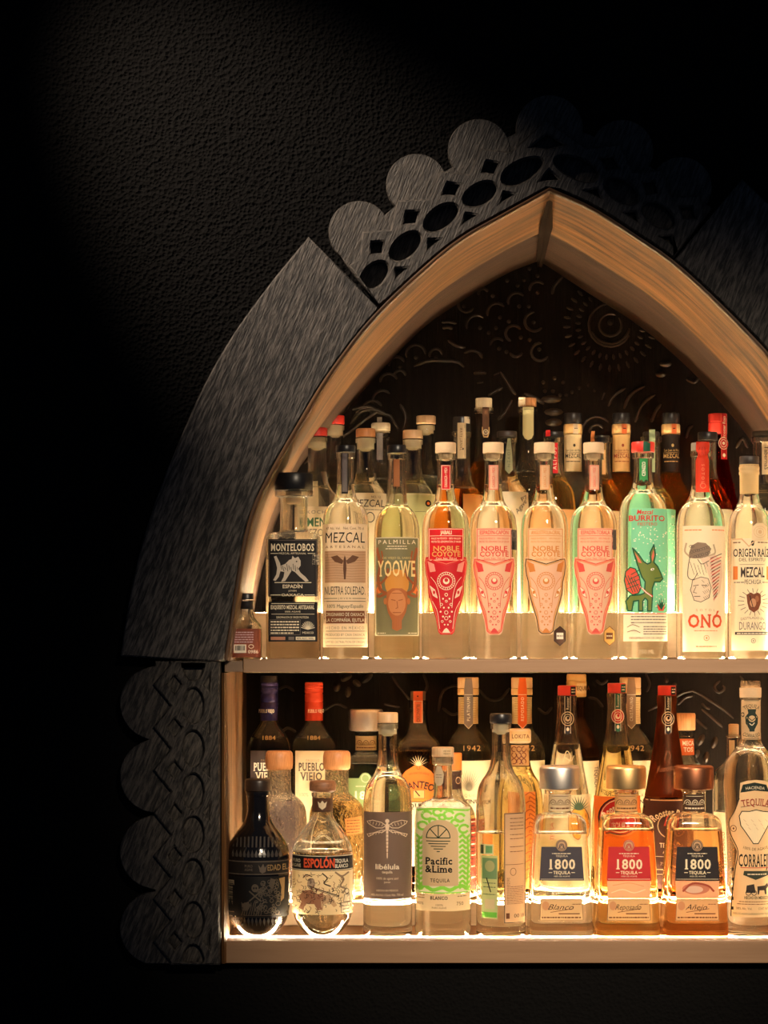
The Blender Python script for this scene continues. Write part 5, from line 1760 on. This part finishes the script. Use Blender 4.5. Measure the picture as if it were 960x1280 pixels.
a.poly(vase, srgb(34, 48, 40)).ell(938, 898, 4.5, 4, srgb(206, 176, 130), 2).curve([(934, 897), (938, 900), (942, 897)], 1, BLK, 3).curve([(935, 904), (938, 906), (941, 903)], 1, CREAM, 3).ell(927.5, 893, 1.6, 3, BLK)
a.line([(926.2, 875.5), (950.3, 875.5)], 0.6, BLK).line([(926.2, 923), (950.3, 923)], 0.6, BLK)
a.done()
L = [(921, 977), (929, 974), (940, 973), (951, 974), (959, 978), (964, 990), (968, 1010), (962, 1040), (960, 1062), (966, 1090), (966, 1143), (911, 1143), (911, 1128), (913, 1104), (916, 1080), (918, 1062), (911, 1044), (908, 1034), (908, 1024), (915, 1012), (920, 996)]
L = [(min(max(x, 909.5), 966.5), y) for x, y in L]
a = b.label(L, srgb(228, 196, 152))
a.poly([(924, 979), (938, 976), (953, 979), (957, 988), (938, 986), (921, 989)], srgb(34, 44, 36)).txt('HACIENDA', 939, 982.5, 3.6, CREAM, w=24, arc=60)
a.curve([(920, 996), (915, 1012), (909.8, 1024), (909.8, 1034), (912, 1044), (919, 1062), (916.5, 1082), (914, 1104), (912, 1128), (911.4, 1143)], 1.0, BLK, 1)
a.txt('TEQUILA', 940, 1000.5, 8.5, srgb(150, 62, 50), w=35, style='s', arc=70).line([(922, 1007), (939, 1003.5), (957, 1007)], 0.6, BLK)
sh = [(920, 1018), (923, 1012), (932, 1012), (940, 1010), (949, 1012), (958, 1013), (960, 1020), (956, 1030), (950, 1040), (943, 1052), (937, 1052), (929, 1040), (922, 1030)]
a.poly(sh, srgb(246, 226, 184), 2).line(sh, 1.0, BLK, 3, True)
for q in range(10):
    a.line([(925 + q * 3, 1022 + (q % 3) * 5), (928 + q * 3, 1025 + (q % 3) * 5)], 0.5, TAN, 3)
a.ring(914, 1034, 3, 3.8, 0.8, BRN, 1).ell(914, 1034, 1, 1.4, BRN)
a.txt('100% DE AGAVE', 940, 1059, 3.4, BRN, w=32, arc=-50).txt('CORRALEJO', 941, 1073, 15, srgb(40, 34, 32), w=43, style='s').line([(922, 1082), (960, 1082)], 0.8, RED)
a.poly([(926, 1086), (956, 1086), (958, 1091), (940, 1097), (925, 1091)], srgb(60, 66, 52)).fine(930, 954, 1090, 1.4, CREAM, 3)
a.poly([(928, 1113), (929, 1104), (938, 1102), (940, 1113)], srgb(60, 50, 44)).ring(931, 1113, 3, 3, 0.8, BLK).ring(938, 1113, 3, 3, 0.8, BLK)
a.poly([(942, 1105), (952, 1104), (955, 1101), (957, 1105), (954, 1108), (954, 1115), (952, 1115), (951, 1110), (945, 1110), (944, 1115), (942.5, 1115)], srgb(60, 50, 44))
a.txt('HECHO EN MEXICO', 941, 1119, 3.4, BLK, w=30, style='b').fine(920, 962, 1124, 0.9, BRN).fine(918, 963, 1127, 0.9, BRN)
a.txt('38% Alc. Vol.', 926, 1132.5, 2.8, BRN, w=19).txt('CONT. NET. 750 ml', 954, 1132.5, 2.8, BRN, w=22).txt('100% DE AGAVE ELABORADO POR TEQUILERA', 938, 1139, 2.4, BLK, w=50)
for q in range(5):
    a.rect(912.5 - q * 0.1, 1083 + q * 12, 914.5 - q * 0.1, 1087 + q * 12, BLK)
a.done()

# ================================================================== lower shelf, middle row
CUT = glass('cut_glass', (0.98, 0.96, 0.92), 1.45, 0.22, wave=1.0, wscale=130)
CUTA = glass('cut_glass_gold', (0.99, 0.86, 0.62), 1.45, 0.22, wave=1.0, wscale=130)
for cx, lab, liq in ((349, 'cut-glass bottle with rounded wooden stopper behind the black bottle', CUT), (421, 'cut-glass gold-tinted bottle with rounded wooden stopper behind the battle label', CUTA)):
    b = Bottle('tequila_bottle', 'L2', cx, lab, GL2)
    f = b.base
    b.glass([(27, f), (32, f), (33, f - 4), (35, 1060), (35, 1025), (33, 1008), (25, 998), (16, 992), (14.8, 986), (14.8, 970), (14.8, 963), (14.8, 961), (13, 961)], 1000, liq, gmat=EMB)
    b.cap('stopper', [(14.5, 962), (16.5, 960.5), (17.2, 955), (17.3, 946), (16.6, 941), (14.5, 938.5)], WOODCAP)
a = b.label([(431.5, 1021), (452, 1018.5), (453, 1039.5), (433.5, 1042)], srgb(214, 146, 84), trans=0.4)
for q in range(5):
    a.fine(434, 450, 1023.5 + q * 3.6, 0.9, BRN)
a.done()
b = Bottle('tequila_bottle', 'L2', 564, 'orange-capped bottle with dark red label hidden behind the lime green one', GL2)
b.glass(std(b, 564, 31, 1022, 992, 12.5, 962, 1.0), 1018, PALE)
b.cap('cap', [(12.5, 962.5), (13.3, 962), (13.3, 942.5), (12.6, 941)], plain('orange_cap', (0.80, 0.22, 0.04), 0.45))
b.label((551.5, 963.5, 576.6, 986), srgb(62, 40, 32), part='neck_label', trans=0.1).ring(572.5, 975, 3, 4, 0.7, TAN).done()
a = b.label((534, 1022, 594.5, 1110), srgb(150, 54, 36))
for q in range(18):
    a.fine(588.5, 594, 1026 + q * 4.6, 1.6, srgb(60, 26, 20) if q % 3 else CREAM)
a.done()
b = Bottle('tequila_bottle', 'L2', 649.5, 'bottle with lettered cream stopper and carved brown neck band', GL2)
b.glass(std(b, 649.5, 29.5, 1000, 952, 11.5, 929, 1.0), 958, PALE)
b.cap('stopper', [(11, 929), (13.6, 928), (14.2, 926), (14.2, 914), (13.6, 912), (12, 911)], plain('cream_wood', (0.74, 0.54, 0.32), 0.5))
s = b.label((637, 913.5, 662, 926), srgb(218, 180, 124), part='cap_print', trans=0.05)
s.txt('LOKITA', 650, 920, 5, srgb(110, 62, 34), w=22, style='b', track=0.1).done()
s = b.label((638.3, 931, 660.8, 956.5), srgb(206, 156, 100), part='neck_label')
for q in range(9):
    s.ring(642 + (q % 3) * 6, 936 + (q // 3) * 7.5, 2.8, 3.2, 1.0, srgb(110, 44, 28), 1, q * 40, q * 40 + 290, 10)
s.done()
s = b.label((636, 988, 668, 1108), srgb(224, 138, 70), trans=0.5)
for q in range(22):
    s.curve([(655 + (q % 2) * 5, 992 + q * 5.2), (661, 989 + q * 5.2), (667, 993 + q * 5.2)], 1.2, srgb(170, 84, 36), 1)
s.done()


def rooster(cx, label, ytop, gm, liq, fill, strip, emb_c, lab_c, foot=None):
    b = Bottle('tequila_bottle', 'L2', cx, label, GL2)
    f = b.base
    b.glass([(25, f), (31, f), (31, f - 5), (31, 1050), (31, 1022), (29.5, 1005), (26, 985), (21, 958), (16.5, 930), (13.2, 905), (11.8, 886), (11.8, 880), (12.4, 879), (12.4, ytop + 15), (12.4, ytop + 12), (10, ytop + 12)], fill, liq, gmat=gm)
    b.cap('cap', [(11, ytop + 12.5), (11.4, ytop + 12), (11.4, ytop + 1), (10.8, ytop)], REDCAP)
    a = b.label([(cx - 3.8, ytop + 13), (cx + 3.8, ytop + 13), (cx + 3.8, ytop + 58), (cx, ytop + 60.5), (cx - 3.8, ytop + 58)], strip, part='seal_strip', trans=0.2, off=0.001)
    a.line([(cx - 3.5, ytop + 13), (cx - 3.5, ytop + 59)], 0.6, WH).line([(cx + 3.5, ytop + 13), (cx + 3.5, ytop + 59)], 0.6, WH).txt('Rooster', cx, ytop + 22, 3.6, WH, w=16, rot=-PI / 2)
    a.ell(cx, ytop + 41, 8.4, 9.4, emb_c, 3).ring(cx, ytop + 41, 7.6, 8.5, 1.0, WH, 4).ring(cx, ytop + 41, 5, 5.6, 0.8, WH, 4).ell(cx, ytop + 41, 3, 3.5, WH, 4).ell(cx + 0.5, ytop + 40, 1.6, 2, emb_c, 5).ell(cx, ytop + 54, 1.8, 2.4, WH, 4)
    a.done()
    b.label((cx + 4, ytop + 1.2, cx + 10.5, ytop + 11.5), strip, part='cap_seal', trans=0.2).fine(cx + 5, cx + 10, ytop + 4.5, 1.2, WH).fine(cx + 5, cx + 10, ytop + 8, 1.2, WH).done()
    return b


b = rooster(708.5, 'tapered clear bottle with red cap and fruit label behind the silver cap', 857, GL, LQ, 930, srgb(36, 34, 34), srgb(40, 36, 34), WH)
e = b.label((694, 932, 726, 968), WH, part='embossing', mat=MATS['clear_varnish'], off=0.0006)
EC = srgb(250, 226, 180)
e.txt('Rooster', 711, 957, 6.5, EC, w=24, rot=-0.12, shear=0.4).txt('Rojo', 716, 964, 5.5, EC, w=14, rot=-0.12, shear=0.4).curve([(702, 952), (707, 938), (712, 945), (709, 952)], 0.8, EC).curve([(705, 946), (712, 950), (716, 944)], 0.8, EC)
e.done()
a = b.label((679.5, 992, 737.5, 1108), srgb(240, 220, 176))
a.ell(722, 1030, 14, 24, srgb(230, 160, 60)).ring(722, 1030, 14, 24, 0.8, BRN, 2)
for q in range(7):
    a.line([(710 + q * 4, 1012 + q), (716 + q * 2.6, 1048)], 0.6, BRN, 2)
for q in range(11):
    an = math.radians(8 + 16.4 * q)
    a.poly([(720, 1011), (722 - 16 * math.cos(an) - 1.5, 1008 - 16 * math.sin(an)), (724, 1011)], srgb(74, 96, 70), 3)
a.txt('TEQUILA', 688, 1040, 4, RED, w=24, rot=-PI / 2)
a.done()
b = rooster(771, 'tapered golden bottle with red cap and round red label behind the brass cap', 854, GL, PALE, 932, srgb(40, 104, 82), srgb(200, 44, 44), RED)
a = b.label((742, 994, 800, 1108), srgb(228, 120, 52), trans=0.3)
a.ell(771, 1020, 25, 25, srgb(190, 40, 40), 1, 28).ring(771, 1020, 24.5, 24.5, 1.6, BLK, 2).ring(771, 1020, 22, 22, 1.0, WH, 2).txt('Rooster Rojo', 771, 1007, 8, WH, w=44, style='sb', arc=20).txt('TEQUILA', 771, 1030, 5, WH, w=26, style='b')
a.done()
FB = glass('frosted_brown_glass', (0.62, 0.36, 0.20), 1.45, 0.15, rough=0.45)
b = rooster(833.5, 'frosted brown tapered bottle with red cap behind the brass and copper caps', 857, FB, glass('brown_spirit_glass', (0.34, 0.17, 0.08), 1.42, 0.2), 995, srgb(40, 34, 32), srgb(44, 36, 32), BRN)
e = b.label((818, 934, 852, 970), WH, part='embossing', mat=MATS['clear_varnish'], off=0.0006)
EB = srgb(150, 92, 56)
e.txt('Rooster', 832, 959, 7, EB, w=26, rot=-0.15, shear=0.4).curve([(828, 950), (832, 938), (836, 944), (833, 952)], 0.9, EB).done()
a = b.label((804, 997, 863.5, 1108), srgb(66, 34, 24), trans=0.15)
a.line([(804.5, 998.5), (863, 998.5)], 1.2, srgb(220, 190, 150)).txt('Rooster Rojo', 834, 1013, 8.5, srgb(226, 200, 160), w=50, style='sb', arc=30)
a.poly([(826, 1030), (829, 1020), (833, 1014), (836, 1018), (840, 1016), (839, 1024), (836, 1030)], srgb(200, 60, 44)).ring(834, 1030, 15, 15, 1.2, srgb(206, 176, 136), 1)
a.txt('TEQUILA', 834, 1054, 5.4, srgb(226, 200, 160), w=26, style='b').txt('AÑEJO', 834, 1062, 4, srgb(226, 200, 160), w=18, style='b').line([(815, 1068), (852, 1068)], 0.6, CREAM)
a.txt('750', 826, 1077, 4, srgb(226, 200, 160), w=9).fine(812, 856, 1084, 1.2, TAN).line([(810, 1090), (858, 1090)], 0.6, TAN)
a.done()
b = Bottle('tequila_bottle', 'L2', 917, 'round-shouldered clear bottle with small cork behind the ornate wavy-label bottle', GL2)
b.glass([(21, b.base), (26, b.base), (26, b.base - 5), (26, 990), (26, 972), (23, 962), (14, 955), (9, 950), (8.2, 940), (8.2, 925), (8.2, 922), (9.6, 921), (9.6, 918), (7, 918)], 1014, LQ)
cork(b, 6.4, 905, 920, CORK)
b.label((910.5, 925, 917, 951), srgb(226, 196, 150), part='neck_label').done()
a = b.label((891.5, 1014, 941, 1108), srgb(240, 222, 184))
a.txt('BLANCO', 901, 1050, 3.4, BRN, w=24, rot=-PI / 2)
for q in range(8):
    a.fine(893, 905, 1066 + q * 4, 1, BRN)
a.done()

# ================================================================== lower shelf, back row
FLASK = lambda b, hw, ysh, yn, nhw, yl: [(hw * 0.86, b.base, 5, 0.75), (hw, b.base, 5, 0.75), (hw, b.base - 5, 5, 0.75), (hw, ysh + 18, 5, 0.75), (hw, ysh + 4, 5, 0.75), (hw * 0.82, ysh - 8, 4, 0.8), (nhw + 3, yn, 2.4, 0.95), (nhw, yn - 6), (nhw, yl + 4), (nhw, yl), (nhw - 1.5, yl)]
for cx, lab, capc, labc, ink in ((336.5, 'flask bottle with long blue screw cap at the left jamb', (0.035, 0.03, 0.12), srgb(84, 72, 72), WH), (392.3, 'flask bottle with long red screw cap and cream label', (0.72, 0.07, 0.03), srgb(240, 218, 178), srgb(84, 72, 60))):
    b = Bottle('tequila_bottle', 'L3', cx, lab, GL3)
    b.glass(FLASK(b, 26.5, 927, 908, 10.6, 897), 922, LQ, wall=2.2)
    cp = plain('screw_cap_%d' % int(capc[0] * 100), capc, 0.25, 0.35)
    b.cap('screw_cap', [(11.4, 900.5), (11.5, 878), (10.9, 877.4), (11.5, 876.6), (11.5, 868), (11, 867.5), (11, 866), (11.8, 865.6), (11.8, 862), (11.2, 861), (11.7, 860), (11.7, 857.6), (11.2, 857), (11.7, 856.4), (11.6, 854), (10.8, 852.8)], cp)
    s = b.label((cx - 10.6, 883.5, cx + 10.6, 893.5), capc, part='cap_print', mat=cp, off=0.0004)
    s.txt('PUEBLO VIEJO', cx + (3 if capc[0] > 0.1 else -3), 888.5, 4, WH, w=26 if False else 20, style='sb').done()
    a = b.label((cx - 22.5, 937.5, cx + 20, 1088), labc, trans=0.35)
    a.txt('ORGULLO', cx - 1, 949.5, 2.8, srgb(180, 150, 110), w=17, track=0.2).txt('PUEBLO', cx - 2, 957.5, 9.5, ink, w=33, style='sb').txt('VIEJO', cx - 2, 969.3, 9.5, ink, w=27, style='sb').txt('100%', cx - 12, 992, 4.4, srgb(190, 160, 120), w=12)
    a.done()
    e = b.label((cx - 11, 916, cx + 11, 926), WH, part='embossing', mat=MATS['clear_varnish'], off=0.0006)
    e.txt('1884', cx, 921.5, 5, srgb(214, 180, 130), w=18).done()
    if capc[0] < 0.1:
        b.cap('cap_top', [(10.8, 852.8), (10.8, 846), (10, 845)], BLACKCAP)
b = Bottle('tequila_bottle', 'L3', 457.5, 'faceted bottle with broad silver cap and pale green label', GL3)
b.glass([(34, b.base, 8), (36, b.base, 8), (36, b.base - 4, 8), (30, 956, 8), (28.5, 948, 7), (23, 943, 5), (14, 941.5, 3), (13.4, 938), (13.4, 924), (13.4, 918), (14, 916), (14, 914), (12, 914)], 953, LQ)
b.cap('cap', [(19, 913.5), (21.2, 912.5), (21.6, 911), (21.6, 890), (21, 887.5), (19, 886.3)], MATS['cap_metal_866'] if 'cap_metal_866' in MATS else plain('silver_cap', (0.80, 0.74, 0.66), 0.42, 1.0))
a = b.label((444.3, 919.5, 470.7, 937.5), srgb(224, 196, 150), part='neck_band')
for q in (-8, 0, 8):
    a.ring(457.5 + q, 930, 3.4, 5, 0.7, BRN, 1, 0, 180, 10).ring(457.5 + q, 930, 1.6, 2.4, 0.6, BRN, 1, 0, 180, 8)
a.line([(445, 930.5), (470, 930.5)], 0.6, BRN).fine(446, 469, 934, 1.4, BRN).done()
a = b.label([(434, 971), (449, 971)] + [(457 - 7 * math.cos(t * PI / 6), 971 - 7 * math.sin(t * PI / 6)) for t in range(1, 6)] + [(465, 971), (481, 971), (483, 1008), (432, 1008)], srgb(150, 180, 120), trans=0.4)
a.ring(457, 971, 5, 5, 0.8, CREAM).txt('1800', 458, 992, 9.5, WH, w=33, style='sb').fine(445, 470, 981, 1, CREAM).done()
b = Bottle('tequila_bottle', 'L3', 522.5, 'square-shouldered bottle with orange label and orange seal over its cap', GL3)
b.glass([(26, b.base, 5), (29, b.base, 5), (29, b.base - 5, 5), (29, 945, 5), (28.5, 932, 5), (25, 925, 4), (16, 917, 3), (13, 905), (12, 890), (11.6, 888), (12.6, 887), (12.6, 886), (12.6, 876), (12.6, 875), (10, 875)], 938, PALE)
b.cap('cap', [(9.4, 875), (9.6, 874.5), (9.6, 865), (9, 864)], plain('brown_cap', (0.10, 0.05, 0.03), 0.5))
a = b.label([(516.5, 864), (528.3, 864), (528.3, 903.5), (516.5, 903.5)], srgb(226, 104, 58), part='seal_strip', off=0.0012)
a.ell(522, 870, 1, 1, BLK).txt('BLANCO', 522.5, 889, 4.2, BRN, w=18, rot=PI / 2).ring(522.5, 900, 1.8, 1.8, 0.6, BRN).frame(517.2, 876, 527.6, 902.8, 0.4, CREAM).done()
a = b.label([(496, 1000), (499, 972), (507, 962), (515, 957), (522.5, 951.5), (530, 957), (538, 962), (546, 972), (549, 1000)], srgb(232, 122, 48), trans=0.4)
a.txt('TANTEO', 523, 979, 8.5, BLK, w=40, style='b', arc=34).txt('100% PURO DE AGAVE', 523, 964.5, 2.4, srgb(130, 60, 30), w=26, arc=40).ring(522.5, 958, 2, 2, 0.6, srgb(130, 60, 30))
a.rect(516, 986, 530, 996, srgb(214, 150, 90)).line([(519, 987), (524, 993)], 1.6, BLK, 3).frame(516, 986, 530, 996, 0.6, BRN, 2).done()
for q in range(9):
    an = math.radians(26 + 16 * q)
lf = b.label((507, 940, 538, 956), WH, part='leaf_print', mat=MATS['clear_varnish'], off=0.0006)
for q in range(9):
    an = math.radians(26 + 16 * q)
    lf.poly([(521.5, 956), (522.5 - 14 * math.cos(an), 957 - 15 * math.sin(an)), (523.5, 956)], srgb(214, 190, 150))
lf.done()
a = b.label((496, 1001, 549, 1080), srgb(236, 216, 176), part='lower_label')
a.txt('TEQUILA', 519, 1005.5, 6, BLK, w=40, style='sb').done()
for cx, lab, stc, word in ((585.2, 'bulbous bottle with grey pointed neck tag right of the orange label', srgb(128, 116, 108), 'PLATINUM'), (652.3, 'bulbous bottle with orange pointed neck tag', srgb(226, 104, 40), 'REPOSADO'),
                           (787.8, 'bulbous bottle with taupe pointed neck tag', srgb(150, 124, 100), 'CRISTALINO')):
    b = Bottle('tequila_bottle', 'L3', cx, lab, GL3)
    em = glass('bulb_glass', (0.96, 0.93, 0.86), 1.42, 0.25, wave=0.35, wscale=90)
    b.glass([(24, b.base), (29, b.base), (29.5, b.base - 5), (29.5, 965), (29.5, 945), (27.5, 932), (20, 920), (14, 912), (12.6, 902), (12.3, 885), (12.3, 874), (12.8, 871), (13.2, 869), (13.2, 862), (13.2, 860), (11, 860)], 930, LQ, gmat=em)
    b.cap('cap', [(12.8, 860), (13.2, 859.5), (13.2, 848), (12.6, 846.8)], TANWOOD)
    b.cap('cork_ring', [(12.6, 868.6), (13.3, 868), (13.3, 861), (12.8, 860.4)], plain('amber_cork', (0.70, 0.44, 0.18), 0.4))
    a = b.label((cx - 12.4, 871, cx + 12.4, 904.5), srgb(230, 200, 146), part='neck_label')
    for q in range(11):
        a.line([(cx - 12.2, 873.5 + q * 2.9), (cx + 12.2, 873.5 + q * 2.9)], 0.6, srgb(190, 146, 96))
    a.done()
    a = b.label([(cx - 4, 847.2), (cx + 4, 847.2), (cx + 5.6, 862), (cx + 5.6, 905), (cx, 911), (cx - 5.6, 905), (cx - 5.6, 862)], stc, part='neck_tag', off=0.0014, trans=0.25)
    a.txt(word, cx, 886, 3.8, WH, w=30, rot=-PI / 2, track=0.2).line([(cx - 5, 868), (cx + 5, 868)], 0.5, WH).line([(cx - 5, 905), (cx, 910.2), (cx + 5, 905)], 0.5, WH).done()
    e = b.label((cx - 16, 926, cx + 16, 942), WH, part='embossing', mat=MATS['clear_varnish'], off=0.0006)
    e.txt('1942', cx + 3, 934, 6.5, srgb(226, 190, 136), w=24, track=0.1).done()
    a = b.label((cx - 28, 949.5, cx + 28, 1085), srgb(244, 226, 184))
    for q in range(19):
        an = math.radians(4 + 9.5 * q)
        a.poly([(cx - 0.8, 987), (cx - 19 * math.cos(an), 988 - 31 * math.sin(an)), (cx + 0.8, 987)], srgb(120, 112, 92))
    a.txt('TEQUILA', cx, 992.5, 3.6, srgb(170, 140, 100), w=28, track=0.3).txt(word, cx, 1000, 5, BLK, w=40, style='b')
    a.done()
b = Bottle('tequila_bottle', 'L3', 720.5, 'bottle with cream foil cap and brown bulbous neck between the tapered bottles', GL3)
BS = glass('brown_smoke_glass', (0.70, 0.52, 0.36), 1.45, 0.25)
b.glass([(24, b.base), (29, b.base), (29, b.base - 5), (29, 960), (29, 945), (27, 930), (20, 916), (13.5, 906), (10.6, 896), (10.6, 884), (10.6, 873), (9, 873)], 945, BS, gmat=BS)
b.cap('foil_cap', [(11.6, 871), (12.4, 870), (12.6, 852), (12, 851), (12.4, 850), (12.2, 844), (11.4, 842.6)], paper('gold_foil', srgb(226, 186, 120), 0.15))
b.label((720, 854, 732.4, 866.5), srgb(232, 204, 150), part='cap_print', trans=0.1).txt('TEQUILA', 727, 860, 5, BRN, w=20, style='b').done()
b.label((693, 950, 748, 1085), srgb(244, 226, 184)).txt('TEQUILA', 744, 970, 5, BLK, w=26, rot=PI / 2).done()
b = Bottle('tequila_bottle', 'L3', 856.5, 'small bottle with tall wooden cap and orange neck label right of frosted brown bottle', GL3)
b.glass(std(b, 856.5, 26, 975, 942, 10.6, 913, 1.0), 960, LQ)
b.cap('cap', [(12, 912.5), (12.6, 912), (12.8, 893.5), (12, 891.5)], WOODCAP)
a = b.label((846, 923, 867, 943.5), srgb(226, 112, 62), part='neck_label')
a.txt('MECA', 859, 928.5, 5.4, WH, w=15, style='b').txt('TOS', 859, 936.5, 5.4, WH, w=12, style='b').done()
b.label((834, 972, 880, 1085), srgb(236, 214, 172)).done()
